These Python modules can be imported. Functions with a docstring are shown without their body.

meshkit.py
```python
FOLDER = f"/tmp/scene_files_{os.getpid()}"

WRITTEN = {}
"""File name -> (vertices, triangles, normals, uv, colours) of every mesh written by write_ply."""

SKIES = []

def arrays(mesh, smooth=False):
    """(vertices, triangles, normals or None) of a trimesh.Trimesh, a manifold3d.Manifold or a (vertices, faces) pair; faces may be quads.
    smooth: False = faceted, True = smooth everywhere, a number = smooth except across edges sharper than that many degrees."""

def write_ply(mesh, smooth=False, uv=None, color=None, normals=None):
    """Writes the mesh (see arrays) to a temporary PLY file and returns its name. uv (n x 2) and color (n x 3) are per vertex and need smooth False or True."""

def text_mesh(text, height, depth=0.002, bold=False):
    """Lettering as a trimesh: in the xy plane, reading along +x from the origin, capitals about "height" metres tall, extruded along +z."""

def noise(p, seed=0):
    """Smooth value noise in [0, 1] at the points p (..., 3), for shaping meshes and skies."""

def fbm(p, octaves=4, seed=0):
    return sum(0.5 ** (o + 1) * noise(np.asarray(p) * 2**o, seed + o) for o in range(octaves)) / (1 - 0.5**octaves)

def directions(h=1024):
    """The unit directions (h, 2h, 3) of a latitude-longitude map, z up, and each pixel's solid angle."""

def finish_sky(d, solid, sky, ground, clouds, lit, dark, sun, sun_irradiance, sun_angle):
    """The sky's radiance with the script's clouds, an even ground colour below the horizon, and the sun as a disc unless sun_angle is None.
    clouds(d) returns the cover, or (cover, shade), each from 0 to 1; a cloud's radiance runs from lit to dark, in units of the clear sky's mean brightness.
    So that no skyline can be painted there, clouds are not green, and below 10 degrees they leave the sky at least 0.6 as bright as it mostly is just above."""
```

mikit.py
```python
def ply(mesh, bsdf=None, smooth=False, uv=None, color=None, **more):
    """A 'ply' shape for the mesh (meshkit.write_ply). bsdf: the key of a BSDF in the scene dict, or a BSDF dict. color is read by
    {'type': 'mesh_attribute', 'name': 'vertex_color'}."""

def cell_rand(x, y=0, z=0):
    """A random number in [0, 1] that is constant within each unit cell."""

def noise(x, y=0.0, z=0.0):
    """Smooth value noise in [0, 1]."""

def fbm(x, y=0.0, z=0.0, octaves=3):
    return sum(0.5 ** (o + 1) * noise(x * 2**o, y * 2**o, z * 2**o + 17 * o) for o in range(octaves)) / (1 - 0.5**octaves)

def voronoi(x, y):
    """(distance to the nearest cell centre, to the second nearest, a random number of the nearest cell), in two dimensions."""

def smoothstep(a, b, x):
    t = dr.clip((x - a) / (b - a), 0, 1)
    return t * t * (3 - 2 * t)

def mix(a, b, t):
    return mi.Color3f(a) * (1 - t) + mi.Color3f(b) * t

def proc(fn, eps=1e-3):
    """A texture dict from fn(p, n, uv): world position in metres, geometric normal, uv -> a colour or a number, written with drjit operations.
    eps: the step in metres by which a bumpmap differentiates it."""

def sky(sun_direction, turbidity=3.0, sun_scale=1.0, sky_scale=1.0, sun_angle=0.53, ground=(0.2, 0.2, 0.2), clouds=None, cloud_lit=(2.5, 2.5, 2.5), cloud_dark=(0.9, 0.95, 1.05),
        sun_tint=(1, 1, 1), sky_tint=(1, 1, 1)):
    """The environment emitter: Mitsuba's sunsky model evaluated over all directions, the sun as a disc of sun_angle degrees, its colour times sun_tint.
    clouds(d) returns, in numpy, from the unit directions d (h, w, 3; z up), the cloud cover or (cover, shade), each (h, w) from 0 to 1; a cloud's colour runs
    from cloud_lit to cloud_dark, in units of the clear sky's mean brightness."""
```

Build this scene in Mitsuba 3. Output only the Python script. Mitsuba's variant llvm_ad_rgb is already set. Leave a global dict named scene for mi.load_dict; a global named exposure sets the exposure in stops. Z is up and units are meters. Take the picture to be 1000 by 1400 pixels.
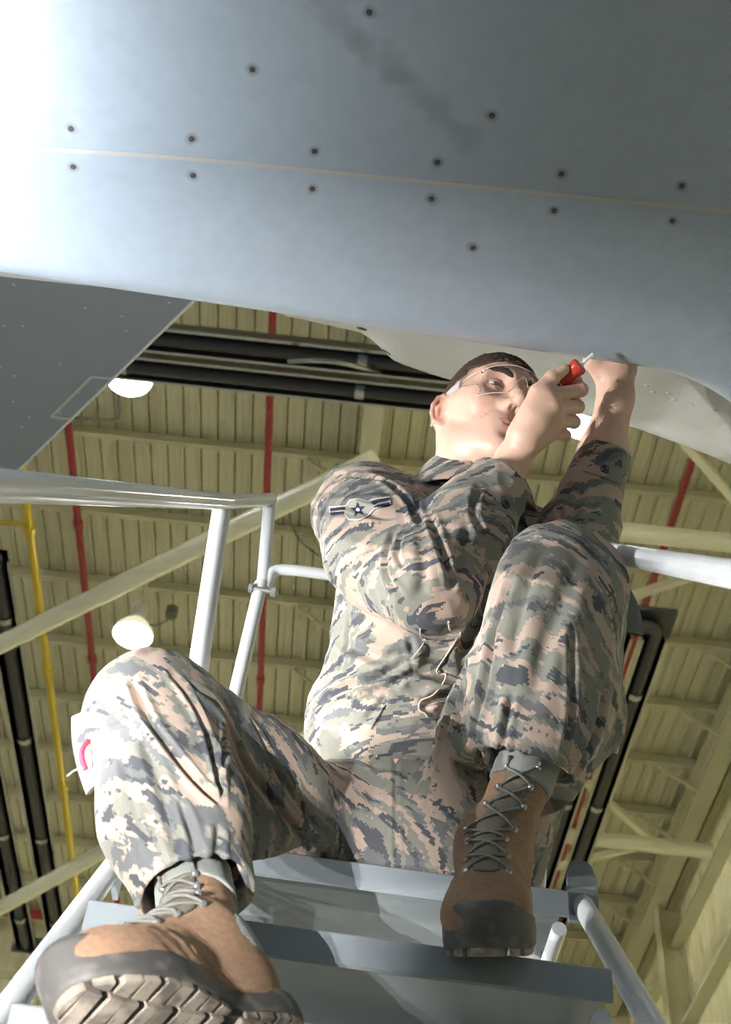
import math, random
import numpy as np, trimesh, mitsuba as mi, drjit as dr
import mikit, meshkit
from mikit import proc, noise, fbm, voronoi, cell_rand, smoothstep, mix, ply

random.seed(7); np.random.seed(7)
scene, labels = {}, {}

# ------------------------------------------------------------------ camera
# The origin is the lens.  x runs to the right along the stair treads, y into the hangar, z up.
FOCAL = 1781.0                                   # in pixels of the 1000 x 1400 frame
PITCH, ROLL = math.radians(47.0), math.radians(6.0)
_d = np.array([0, math.cos(PITCH), math.sin(PITCH)])
_u0 = np.array([0, -math.sin(PITCH), math.cos(PITCH)])
_r0 = np.array([1.0, 0, 0])
CR = math.cos(ROLL) * _r0 + math.sin(ROLL) * _u0
CU = -math.sin(ROLL) * _r0 + math.cos(ROLL) * _u0
T4 = mi.ScalarTransform4f
scene['camera'] = {
    'type': 'thinlens', 'fov': 2 * math.degrees(math.atan(500 / FOCAL)), 'fov_axis': 'x',
    'aperture_radius': 0.0026, 'focus_distance': 2.1, 'near_clip': 0.02, 'far_clip': 200.0,
    'to_world': T4().look_at(origin=[0, 0, 0], target=_d.tolist(), up=CU.tolist())}

# ------------------------------------------------------------------ light and exposure
exposure = 0.0
# daylight through the open hangar door behind and to the left of the photographer
scene['daylight'] = mikit.sky([-0.75, -0.45, 0.5], turbidity=4.0, sun_scale=0.0, sky_scale=2.6, ground=(0.30, 0.29, 0.27))
scene['daylight']['sampling_weight'] = 9.0
# work lights: one on a low stand left of the stairs (on the man and the belly), one beside the photographer (on the bent leg)
KEY, LOW, UP = 38.0, 27.0, 3.7
_lp = np.array([-1.6, 0.9, 0.72])
for _k, (_az, _el, _i, _cut, _o) in enumerate([(31, 20, KEY / 4, 22.5, o) for o in (-0.21, -0.07, 0.07, 0.21)] + [(77, 27, LOW / 2, 13.0, o * 0.4) for o in (-0.07, 0.07)] + [(13.0, 26.5, 30.0, 8.5, 0.0)]):
    _az, _el = math.radians(_az), math.radians(_el); _q = (_lp if _k < 4 else np.array([-0.60, 0.0, 0.02]) if _k < 6 else np.array([-1.5, 0.55, 0.0])) + np.array([0.0, _o, -0.5 * _o])
    _t = _q + np.array([math.cos(_el) * math.cos(_az), math.cos(_el) * math.sin(_az), math.sin(_el)])
    scene[f'work_light_{_k + 1:03d}'] = {'type': 'spot', 'intensity': {'type': 'rgb', 'value': [_i, _i * 0.97, _i * 0.93]}, 'sampling_weight': 3.5,
        'cutoff_angle': _cut, 'beam_width': _cut - 5.0, 'to_world': T4().look_at(origin=_q.tolist(), target=_t.tolist(), up=[0, 0, 1])}
scene['work_light_up'] = {'type': 'spot', 'intensity': {'type': 'rgb', 'value': [UP * 0.97, UP, UP * 1.02]},
    'sampling_weight': 12.0, 'cutoff_angle': 66.0, 'beam_width': 34.0,
    'to_world': T4().look_at(origin=[-0.86, 0.88, 1.2], target=[-0.86, 0.88, 1.72], up=[0, 1, 0])}
LAMP = 138.0                                      # radiance of the high-bay lenses

# ------------------------------------------------------------------ small helpers
def V(*a): return np.array(a, float)
def nrm(v): v = np.asarray(v, float); return v / (np.linalg.norm(v) + 1e-12)
def ray(px, py): return _d + CR * (px - 500) / FOCAL - CU * (py - 700) / FOCAL
def at(px, py, dep=None, y=None, z=None, x=None):
    """The point of the world that a pixel shows at a distance dep along the view axis, or on the plane y, z or x."""
    v = ray(px, py)
    if dep is not None: return v * dep
    if y is not None: return v * (y / v[1])
    if z is not None: return v * (z / v[2])
    return v * (x / v[0])

def numbered(key):
    if key not in scene and key not in labels: return key
    n = 1
    while f'{key}_{n:03d}' in scene or f'{key}_{n:03d}' in labels: n += 1
    return f'{key}_{n:03d}'
def note(key, label=None, cat=None, group=None, kind=None):
    d = labels.setdefault(key, {})
    for k, v in (('label', label), ('category', cat), ('group', group), ('kind', kind)):
        if v: d[k] = v
    return key
def thing(name, label, cat, group=None):
    return note(numbered(name), label, cat, group)
def obj(name, mesh, mat, parent=None, label=None, smooth=False, kind=None, **kw):
    key = numbered((parent + '__' if parent else '') + name)
    scene[key] = mesh if isinstance(mesh, dict) else ply(mesh, mat, smooth=smooth, **kw)
    if label or kind: note(key, label, kind=kind)
    return key
def struct(name, mesh, mat, label=None, smooth=False):
    key = obj(name, mesh, mat, smooth=smooth); note(key, label, kind='structure'); return key

def join(*ms):
    ms = [m for x in ms for m in (x if isinstance(x, (list, tuple)) else [x])]
    return trimesh.util.concatenate(ms)
def box(lo, hi, bev=0.0):
    lo, hi = np.minimum(lo, hi).astype(float), np.maximum(lo, hi).astype(float)
    if bev <= 0:
        m = trimesh.creation.box(extents=hi - lo); m.apply_translation((lo + hi) / 2); return m
    b = min(bev, 0.45 * (hi - lo).min())
    pts = []
    for sx in (0, 1):
        for sy in (0, 1):
            for sz in (0, 1):
                c = np.where([sx, sy, sz], hi, lo); s = np.where([sx, sy, sz], -1, 1)
                for k in range(3):
                    o = s * b; o[k] = 0; pts.append(c + o)
    return trimesh.convex.convex_hull(np.array(pts))
def frame_of(a, b, hint=(0, 0, 1)):
    z = nrm(np.subtract(b, a)); h = np.asarray(hint, float)
    if abs(z @ nrm(h)) > 0.97: h = V(1, 0, 0) if abs(z[0]) < 0.9 else V(0, 1, 0)
    x = nrm(np.cross(h, z)); return x, np.cross(z, x), z
def bar(a, b, w, h, hint=(0, 0, 1), bev=0.0):
    """A box section from a to b: w across (perpendicular to hint), h along hint."""
    a, b = np.asarray(a, float), np.asarray(b, float)
    x, y, z = frame_of(a, b, hint); L = np.linalg.norm(b - a)
    m = box((-w / 2, -h / 2, 0), (w / 2, h / 2, L), bev)
    M = np.eye(4); M[:3, 0], M[:3, 1], M[:3, 2], M[:3, 3] = x, y, z, a
    m.apply_transform(M); return m
def tube(pts, r, sides=16, caps=True):
    """A round tube along a polyline; r one radius or one per point."""
    p = np.asarray(pts, float); n = len(p); r = np.broadcast_to(np.asarray(r, float), (n,))
    t = np.gradient(p, axis=0); t /= np.linalg.norm(t, axis=1, keepdims=True) + 1e-12
    x, _, _ = frame_of(V(0, 0, 0), t[0]); X = [x]
    for i in range(1, n):
        x = X[-1] - t[i] * (X[-1] @ t[i]); X.append(nrm(x))
    X = np.array(X); Y = np.cross(t, X); a = np.arange(sides) * 2 * np.pi / sides
    v = (p[:, None] + r[:, None, None] * (np.cos(a)[None, :, None] * X[:, None] + np.sin(a)[None, :, None] * Y[:, None])).reshape(-1, 3)
    f = []
    for i in range(n - 1):
        for j in range(sides):
            k = (j + 1) % sides; q = [i * sides + j, i * sides + k, (i + 1) * sides + k, (i + 1) * sides + j]
            f += [[q[0], q[1], q[2]], [q[0], q[2], q[3]]]
    if caps:
        v = np.vstack([v, p[0], p[-1]]); c0, c1 = len(v) - 2, len(v) - 1
        for j in range(sides):
            k = (j + 1) % sides; f += [[c0, k, j], [c1, (n - 1) * sides + j, (n - 1) * sides + k]]
    return trimesh.Trimesh(v, np.array(f), process=False)
def bend(pts, r, n=6):
    """Rounds the corners of a polyline with fillets of radius about r."""
    p = [np.asarray(q, float) for q in pts]; out = [p[0]]
    for i in range(1, len(p) - 1):
        a, b = p[i - 1] - p[i], p[i + 1] - p[i]; la, lb = np.linalg.norm(a), np.linalg.norm(b)
        q = min(r, 0.49 * la, 0.49 * lb); A, B = p[i] + a / la * q, p[i] + b / lb * q
        for s in np.linspace(0, 1, n): out.append((1 - s) ** 2 * A + 2 * s * (1 - s) * p[i] + s * s * B)
    out.append(p[-1]); return np.array(out)
def spline(pts, n=8):
    """Catmull-Rom through the points."""
    p = np.asarray(pts, float); q = np.vstack([2 * p[0] - p[1], p, 2 * p[-1] - p[-2]]); out = []
    for i in range(1, len(q) - 2):
        for s in np.arange(n) / n:
            out.append(0.5 * (2 * q[i] + (q[i + 1] - q[i - 1]) * s + (2 * q[i - 1] - 5 * q[i] + 4 * q[i + 1] - q[i + 2]) * s * s + (3 * q[i] - q[i - 1] - 3 * q[i + 1] + q[i + 2]) * s ** 3))
    out.append(p[-1]); return np.array(out)
def prism(poly, axis_lo, axis_hi, axis=0):
    """A polygon (list of 2-D points) swept along an axis; its 2-D plane is the other two axes in order."""
    from shapely.geometry import Polygon
    m = trimesh.creation.extrude_polygon(Polygon(poly), axis_hi - axis_lo, engine='earcut')
    v = m.vertices.copy(); o = [k for k in range(3) if k != axis]; w = np.zeros_like(v)
    w[:, o[0]], w[:, o[1]], w[:, axis] = v[:, 0], v[:, 1], v[:, 2] + axis_lo
    m = trimesh.Trimesh(w, m.faces, process=False)
    if m.volume < 0: m.invert()
    return m
def loft(rings, closed=True, caps=False):
    """Quads between rings of points with equal counts."""
    R = np.asarray(rings, float); n, k = R.shape[:2]; f = []
    for i in range(n - 1):
        for j in range(k if closed else k - 1):
            a, b = i * k + j, i * k + (j + 1) % k
            f += [[a, b, b + k], [a, b + k, a + k]]
    v = R.reshape(-1, 3)
    if caps:
        v = np.vstack([v, R[0].mean(0), R[-1].mean(0)]); c = n * k
        for j in range(k):
            f += [[c, (j + 1) % k, j], [c + 1, (n - 1) * k + j, (n - 1) * k + (j + 1) % k]]
    return trimesh.Trimesh(v, np.array(f), process=False)
def fixn(m):
    if m.volume < 0: m.invert()
    return m

# ------------------------------------------------------------------ materials
def mat(name, **kw):
    two = kw.pop('two', False); d = {'type': 'principled', **kw}
    for k, v in list(d.items()):
        if isinstance(v, (tuple, list)): d[k] = {'type': 'rgb', 'value': list(map(float, v))}
    scene[name] = {'type': 'twosided', 'bsdf': d} if two else d
    return name
def C(*a): return mi.Color3f(*a)

SCREWS = ((262, 190), (430, 207), (598, 222), (768, 238), (933, 254), (97, 176), (264, 240), (427, 258), (590, 272), (758, 288), (920, 302), (100, 228), (673, 158), (647, 339), (505, 17), (345, 95))
HALO = [tuple(float(c) for c in at(x_, y_, z=1.72)[:2]) for x_, y_ in SCREWS]
_st = [tuple(float(c) for c in at(x_, y_, z=1.72)[:2]) for x_, y_ in ((440, 0), (490, 55), (545, 105), (640, 190))]
STREAK = list(zip(_st[:-1], _st[1:]))
def _aircraft(p, n, uv):
    g = fbm(p.x * 3.1, p.y * 3.1, p.z * 3.1, octaves=3); s = fbm(p.x * 60, p.y * 60, p.z * 60, octaves=2)
    c = mix(C(0.315, 0.375, 0.450), C(0.355, 0.415, 0.490), g) * (0.95 + 0.1 * s)
    st = smoothstep(0.62, 0.72, fbm(p.x * 9 + 3, p.y * 2.2, p.z * 9, octaves=3))
    c = mix(c, C(0.24, 0.25, 0.26), st * 0.25)
    for (ax, ay), (bx, by) in STREAK:             # a faint dark wipe mark
        ux, uy = bx - ax, by - ay; L2 = ux * ux + uy * uy
        t = dr.clip(((p.x - ax) * ux + (p.y - ay) * uy) / L2, 0, 1)
        d2 = dr.sqrt(dr.square(p.x - ax - t * ux) + dr.square(p.y - ay - t * uy))
        c = mix(c, C(0.19, 0.20, 0.21), 0.30 * smoothstep(0.030, 0.0, d2 + 0.02 * (s - 0.5)))
    h = mi.Float(1.0)
    for hx, hy in HALO: h = dr.minimum(h, dr.sqrt(dr.square(p.x - hx) + dr.square(p.y - hy)))
    return mix(c, C(0.15, 0.135, 0.12), 0.65 * smoothstep(0.013, 0.003, h + 0.006 * (s - 0.5)))
mat('m_aircraft', base_color=proc(_aircraft), roughness=0.42, specular=0.5)
def _fairing(p, n, uv):
    g = fbm(p.x * 5, p.y * 5, p.z * 5, octaves=3)
    c = mix(C(0.31, 0.315, 0.315), C(0.39, 0.395, 0.39), g)
    sc = smoothstep(0.80, 0.86, noise(p.x * 70, p.y * 9, p.z * 9))
    return mix(c, C(0.32, 0.31, 0.28), sc * 0.5)
mat('m_fairing', base_color=proc(_fairing), roughness=0.38, specular=0.5)
def _wing(p, n, uv):
    g = fbm(p.x * 2, p.y * 2, p.z * 2, octaves=2)
    c = mix(C(0.21, 0.235, 0.27), C(0.245, 0.27, 0.305), g)
    a = dr.cos(0.6) * p.x + dr.sin(0.6) * p.y; b = dr.cos(0.6) * p.y - dr.sin(0.6) * p.x
    d1, _, r1 = voronoi(a * 7, b * 18)
    sc = smoothstep(0.05, 0.02, d1) * smoothstep(0.5, 0.6, r1)
    return mix(c, C(0.55, 0.57, 0.58), sc)
mat('m_wing', base_color=proc(_wing), roughness=0.45, specular=0.5)
mat('m_seam', base_color=(0.43, 0.42, 0.41), roughness=0.5)
mat('m_fastener', base_color=(0.085, 0.09, 0.09), roughness=0.5)
mat('m_edge', base_color=(0.62, 0.63, 0.60), roughness=0.35)
def _stand(p, n, uv):
    g = fbm(p.x * 11, p.y * 11, p.z * 11, octaves=3)
    c = mix(C(0.20, 0.23, 0.255), C(0.24, 0.27, 0.295), g)
    ch = smoothstep(0.83, 0.87, noise(p.x * 90, p.y * 90, p.z * 90)) * smoothstep(0.55, 0.7, fbm(p.x * 8, p.y * 8, p.z * 8, octaves=2))
    return mix(c, C(0.14, 0.14, 0.14), ch * 0.12)
mat('m_stand', base_color=proc(_stand), roughness=0.30, specular=0.5, clearcoat=0.3, clearcoat_gloss=0.9)
mat('m_rail', base_color=(0.54, 0.57, 0.60), roughness=0.16, specular=0.7, clearcoat=0.6, clearcoat_gloss=0.95)
mat('m_bolt', base_color=(0.55, 0.57, 0.58), roughness=0.3, metallic=0.9)
def _deck(p, n, uv):
    g = fbm(p.x * 1.3, p.y * 0.5, 3.0, octaves=3); s = noise(p.x * 30, p.y * 0.7, 1.0)
    c = mix(C(0.62, 0.59, 0.405), C(0.70, 0.67, 0.475), g) * (0.92 + 0.14 * s)
    st = smoothstep(0.6, 0.8, fbm(p.x * 5, p.y * 0.9, 7.0, octaves=3))
    return mix(c, C(0.46, 0.42, 0.26), st * 0.45)
mat('m_deck', base_color=proc(_deck), roughness=0.6)
mat('m_deck_seam', base_color=(0.20, 0.21, 0.17), roughness=0.7)
def _steel(p, n, uv):
    g = fbm(p.x * 2, p.y * 2, p.z * 2, octaves=3)
    return mix(C(0.50, 0.475, 0.31), C(0.58, 0.555, 0.375), g)
mat('m_steel', base_color=proc(_steel), roughness=0.5)
mat('m_brace', base_color=(0.84, 0.80, 0.58), roughness=0.45)
def _wall(p, n, uv):
    g = fbm(p.y * 0.8, p.z * 0.8, 2.0, octaves=3); s = fbm(p.y * 7, p.z * 2.0, 5.0, octaves=3)
    c = mix(C(0.90, 0.83, 0.50), C(0.96, 0.92, 0.66), g) * (0.85 + 0.3 * s)
    st = smoothstep(0.62, 0.75, fbm(p.y * 2.5, p.z * 1.2, 11.0, octaves=3))
    return mix(c, C(0.50, 0.40, 0.18), st * 0.45)
def _wallbump(p, n, uv): return fbm(p.y * 5, p.z * 3, 4.0, octaves=3) * 0.25
scene['m_wall'] = {'type': 'bumpmap', 'arbitrary': proc(_wallbump, eps=0.02), 'scale': 0.12,
                   'bsdf': {'type': 'principled', 'base_color': proc(_wall), 'roughness': 0.24, 'specular': 0.8}}
mat('m_black', base_color=(0.020, 0.020, 0.022), roughness=0.35)
mat('m_reflector', base_color=(0.42, 0.42, 0.42), roughness=0.22, metallic=1.0)
mat('m_hood', base_color=(0.10, 0.10, 0.10), roughness=0.3, metallic=0.8)
mat('m_red', base_color=(0.26, 0.018, 0.02), roughness=0.4)
mat('m_yellow', base_color=(0.72, 0.50, 0.03), roughness=0.35)
mat('m_cable', base_color=(0.10, 0.10, 0.08), roughness=0.6)
def _floor(p, n, uv):
    g = fbm(p.x * 0.6, p.y * 0.6, 0.0, octaves=3)
    return mix(C(0.42, 0.42, 0.40), C(0.50, 0.50, 0.47), g)
mat('m_floor', base_color=proc(_floor), roughness=0.3)
mat('m_lamp_body', base_color=(0.75, 0.75, 0.68), roughness=0.35)

# ------------------------------------------------------------------ the hangar
ZC = 13.6                                         # underside of the roof deck
WALLX, BACKY, FLOORZ, LEFTX = 6.45, 25.3, -1.55, -14.0
struct('floor', box((LEFTX - 12, -30, FLOORZ - 0.2), (WALLX + 0.2, BACKY + 0.2, FLOORZ)), 'm_floor', 'pale sealed concrete hangar floor')
struct('ceiling', box((LEFTX, -9, ZC + 0.03), (WALLX + 0.2, BACKY + 0.2, ZC + 0.25)), 'm_deck_seam', 'cream ribbed metal roof deck of the hangar with purlins')
PW = 0.235
for i in range(-38, 28):                          # the sheets of the deck, each with a standing rib and a shallow centre swage
    x0 = i * PW
    if x0 + PW > WALLX: break
    prof = [(x0 + 0.012, ZC), (x0 + 0.10, ZC), (x0 + 0.108, ZC - 0.006), (x0 + 0.122, ZC - 0.006), (x0 + 0.13, ZC), (x0 + PW - 0.045, ZC), (x0 + PW - 0.034, ZC - 0.035),
            (x0 + PW - 0.016, ZC - 0.035), (x0 + PW - 0.009, ZC), (x0 + PW - 0.009, ZC + 0.028), (x0 + 0.012, ZC + 0.028)]
    obj('deck_panel', prism(prof, 4.0, BACKY, axis=1), 'm_deck', 'ceiling')
PURL = [4.25 + 1.47 * k for k in range(15)]
for y in PURL:                                    # Z purlins
    z0, z1 = ZC - 0.245, ZC - 0.035
    prof = [(y - 0.07, z0), (y + 0.006, z0), (y + 0.006, z1 - 0.008), (y + 0.07, z1 - 0.008), (y + 0.07, z1), (y - 0.004, z1), (y - 0.004, z0 + 0.008), (y - 0.062, z0 + 0.008), (y - 0.062, z0 + 0.03), (y - 0.07, z0 + 0.03)]
    obj('purlin', prism(prof, LEFTX, WALLX - 0.02, axis=0), 'm_steel', 'ceiling')
for x, ya, yb in ((-3.05, 5.7, 24.8), (-0.78, 5.7, 24.8), (4.35, 5.7, 24.8)):   # sag rods from purlin to purlin
    for y in PURL:
        if ya < y < yb: obj('sag_rod', bar((x, y, ZC - 0.30), (x, y + 0.62, ZC - 0.06), 0.035, 0.012), 'm_steel', 'ceiling')

def ibeam(a, b, w, h, t=0.018):
    """Horizontal I-beam along y."""
    a, b = np.asarray(a, float), np.asarray(b, float)
    x, z = a[0], a[2]
    prof = [(x - w / 2, z), (x + w / 2, z), (x + w / 2, z + t), (x + t / 2, z + t), (x + t / 2, z + h - t), (x + w / 2, z + h - t), (x + w / 2, z + h), (x - w / 2, z + h), (x - w / 2, z + h - t), (x - t / 2, z + h - t), (x - t / 2, z + t), (x - w / 2, z + t)]
    return prism(prof, a[1], b[1], axis=1)
obj('rafter', ibeam((-0.03, 3.0, 12.75), (-0.03, BACKY, 12.75), 0.25, ZC - 0.25 - 12.75), 'm_steel', 'ceiling', 'wide cream main rafter over the man')
obj('rafter', ibeam((WALLX - 0.42, 3.0, 12.85), (WALLX - 0.42, BACKY, 12.85), 0.30, ZC - 0.25 - 12.85), 'm_steel', 'ceiling', 'cream eave rafter beside the right wall')
for y in PURL:                                    # flange braces from the purlins down to the eave rafter and the main rafter
    obj('flange_brace', bar((WALLX - 1.18, y, ZC - 0.26), (WALLX - 0.44, y + 0.02, 12.87), 0.05, 0.05), 'm_steel', 'ceiling')
    if y > 8: obj('flange_brace', bar((-0.86, y, ZC - 0.26), (-0.06, y + 0.02, 12.77), 0.05, 0.05), 'm_steel', 'ceiling')
# round wind braces under the rafters
ZB = 10.9
for a, b, r in ((at(-250, 1005, z=ZB), at(512, 628, z=ZB), 0.12), (at(-200, 1352, z=ZB), at(420, 1010, z=ZB), 0.12)):
    obj('wind_brace', tube([a, b], r, 20), 'm_brace', 'ceiling', smooth=40)
for y in (11.25, 18.1):
    obj('strut_pipe', tube([(0.0, y, 12.2), (WALLX - 0.25, y, 12.2)], 0.125, 20), 'm_brace', 'ceiling', smooth=40)
    for dx, dy in ((-2.6, -2.6), (-2.6, 2.3)):
        obj('diagonal_angle', bar((5.1 + dx, y + dy, 12.45), (5.3, y + 0.1, 12.32), 0.10, 0.10), 'm_brace', 'ceiling')

# the right-hand wall with its girts, column and insulation
struct('wall_right', box((WALLX, -9, FLOORZ), (WALLX + 0.2, BACKY + 0.2, ZC + 0.03)), 'm_wall', 'yellowed insulated metal hangar wall on the right')
obj('eave_angle', box((WALLX - 0.13, 3, ZC - 0.55), (WALLX, BACKY, ZC - 0.36), 0.01), 'm_steel', 'wall_right')
for z in (12.1, 10.6, 9.1, 7.6):
    prof = [(WALLX - 0.22, z), (WALLX, z), (WALLX, z + 0.012), (WALLX - 0.208, z + 0.012), (WALLX - 0.208, z + 0.07), (WALLX - 0.22, z + 0.07)]
    obj('girt', prism([(x, zz) for x, zz in prof], 3.0, BACKY, axis=1), 'm_steel', 'wall_right')
for y in (21.1, 13.0):
    obj('column', join(box((WALLX - 0.42, y - 0.16, FLOORZ), (WALLX - 0.40, y + 0.16, 12.85)), box((WALLX - 0.41, y - 0.012, FLOORZ), (WALLX - 0.01, y + 0.012, 12.85)), box((WALLX - 0.025, y - 0.16, FLOORZ), (WALLX - 0.005, y + 0.16, 12.85))), 'm_steel', 'wall_right')
# the wall at the far end
struct('wall_back', box((LEFTX - 0.2, BACKY, FLOORZ), (WALLX + 0.2, BACKY + 0.2, ZC + 0.03)), 'm_deck', 'cream metal wall at the far end of the hangar')
for z in (12.35, 10.8, 9.2, 7.6):
    obj('girt', bar((LEFTX, BACKY - 0.06, z), (WALLX, BACKY - 0.06, z), 0.1, 0.12), 'm_steel', 'wall_back')
for x in (-8.6, -5.6, -2.6, 0.4, 3.4):
    obj('column', box((x - 0.13, BACKY - 0.3, FLOORZ), (x + 0.13, BACKY - 0.02, 12.6), 0.01), 'm_steel', 'wall_back')

# high-bay lamps
def lathe(prof, n=24, origin=(0, 0, 0)):
    m = trimesh.creation.revolve(np.asarray(prof, float), sections=n)
    m.apply_translation(origin); return fixn(m)
LZ = 12.15
hous = lathe([(0.0, 0.27), (0.13, 0.27), (0.13, 0.31), (0.115, 0.33), (0.115, 0.54), (0.10, 0.56), (0.0, 0.56)])
refr = lathe([(0.0, 0.01), (0.29, 0.01), (0.275, 0.09), (0.2, 0.20), (0.14, 0.265), (0.0, 0.268)])
lens = lathe([(0.0, -0.13), (0.10, -0.12), (0.19, -0.085), (0.26, -0.03), (0.284, 0.004), (0.0, 0.006)])
hook = join(trimesh.creation.cylinder(0.012, 0.10, transform=trimesh.transformations.translation_matrix((0, 0, -0.14))), trimesh.creation.icosphere(1, 0.022).apply_translation((0, 0, -0.19)))
drop = trimesh.creation.cylinder(0.012, ZC - 0.03 - LZ - 0.55, transform=trimesh.transformations.translation_matrix((0, 0, 0.55 + (ZC - 0.03 - LZ - 0.55) / 2)))
WHERE = {(-3.12, 14.2): 'glowing high bay lamp hanging above the bent knee on the left', (-2.96, 9.57): 'glowing high bay lamp just beyond the edge of the grey wing',
         (2.47, 9.5): 'glowing high bay lamp seen between the hand and the raised forearm'}
for x in (-8.6, -3.12, 2.47):
    for y in (0.4, 5.0, 9.6, 14.2, 18.8, 23.2):
        k = next((q for q in WHERE if abs(q[0] - x) < 0.2 and abs(q[1] - y) < 0.2), None)
        X, Y = k or (x, y + (1.1 if x == -3.12 and y == 18.8 else 0))
        row = 'lamps overhead outside the picture' if not k else None
        L = thing('high_bay_lamp', WHERE[k] if k else 'high bay lamp of the hangar roof hidden behind the man, the stand or the aircraft', 'ceiling lamp', row)
        for n_, me, mt in (('housing', hous, 'm_lamp_body'), ('hook', hook, 'm_bolt'), ('drop_pipe', drop, 'm_lamp_body')):
            q = me.copy(); q.apply_translation((X, Y, LZ)); obj(n_, q, mt, L, smooth=35)
        q = refr.copy(); q.apply_translation((X, Y, LZ)); rf_ = obj('refractor', q, 'm_lamp_body', L, 'softly glowing glass bell', smooth=35)
        scene[rf_]['emitter'] = {'type': 'area', 'sampling_weight': 0.0001, 'radiance': {'type': 'rgb', 'value': [0.62, 0.62, 0.42]}}
        q = lens.copy(); q.apply_translation((X, Y, LZ)); le = obj('lens', q, 'm_lamp_body', L, smooth=35)
        scene[le]['emitter'] = {'type': 'area', 'sampling_weight': 0.6, 'radiance': {'type': 'rgb', 'value': [LAMP, LAMP * 0.98, LAMP * 0.87]}}

# sprinkler mains, gas pipe
pipes = [('red sprinkler pipe on the far left beside the yellow pipe', -4.02, 'm_red', 0.055, 13.05, 5.5, 24.4), ('red sprinkler pipe running behind the white posts', -1.36, 'm_red', 0.05, 13.0, 5.5, 24.4),
         ('red sprinkler pipe on the right behind the white handrail', 4.1, 'm_red', 0.05, 12.95, 5.5, 24.4), ('red sprinkler pipe seen between the tubes of the right heater', 3.42, 'm_red', 0.035, 11.6, 13.2, 24.4)]
for lb, x, m, r, z, ya, yb in pipes:
    t = thing('sprinkler_pipe', lb, 'pipe')
    obj('pipe', tube([(x, ya, z), (x, yb, z)], r, 12), m, t, smooth=40)
    for y in np.arange(ya + 1.6, yb, 2.94):
        obj('coupling', tube([(x, y - 0.06, z), (x, y + 0.06, z)], r * 1.35, 12), m, t, smooth=40)
        obj('sprinkler_head', tube([(x, y + 0.4, z), (x, y + 0.4, z - r - 0.09)], 0.018, 8), m, t, smooth=40)
t = thing('sprinkler_pipe', 'short red sprinkler main crossing the far wall at lower left', 'pipe')
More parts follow.
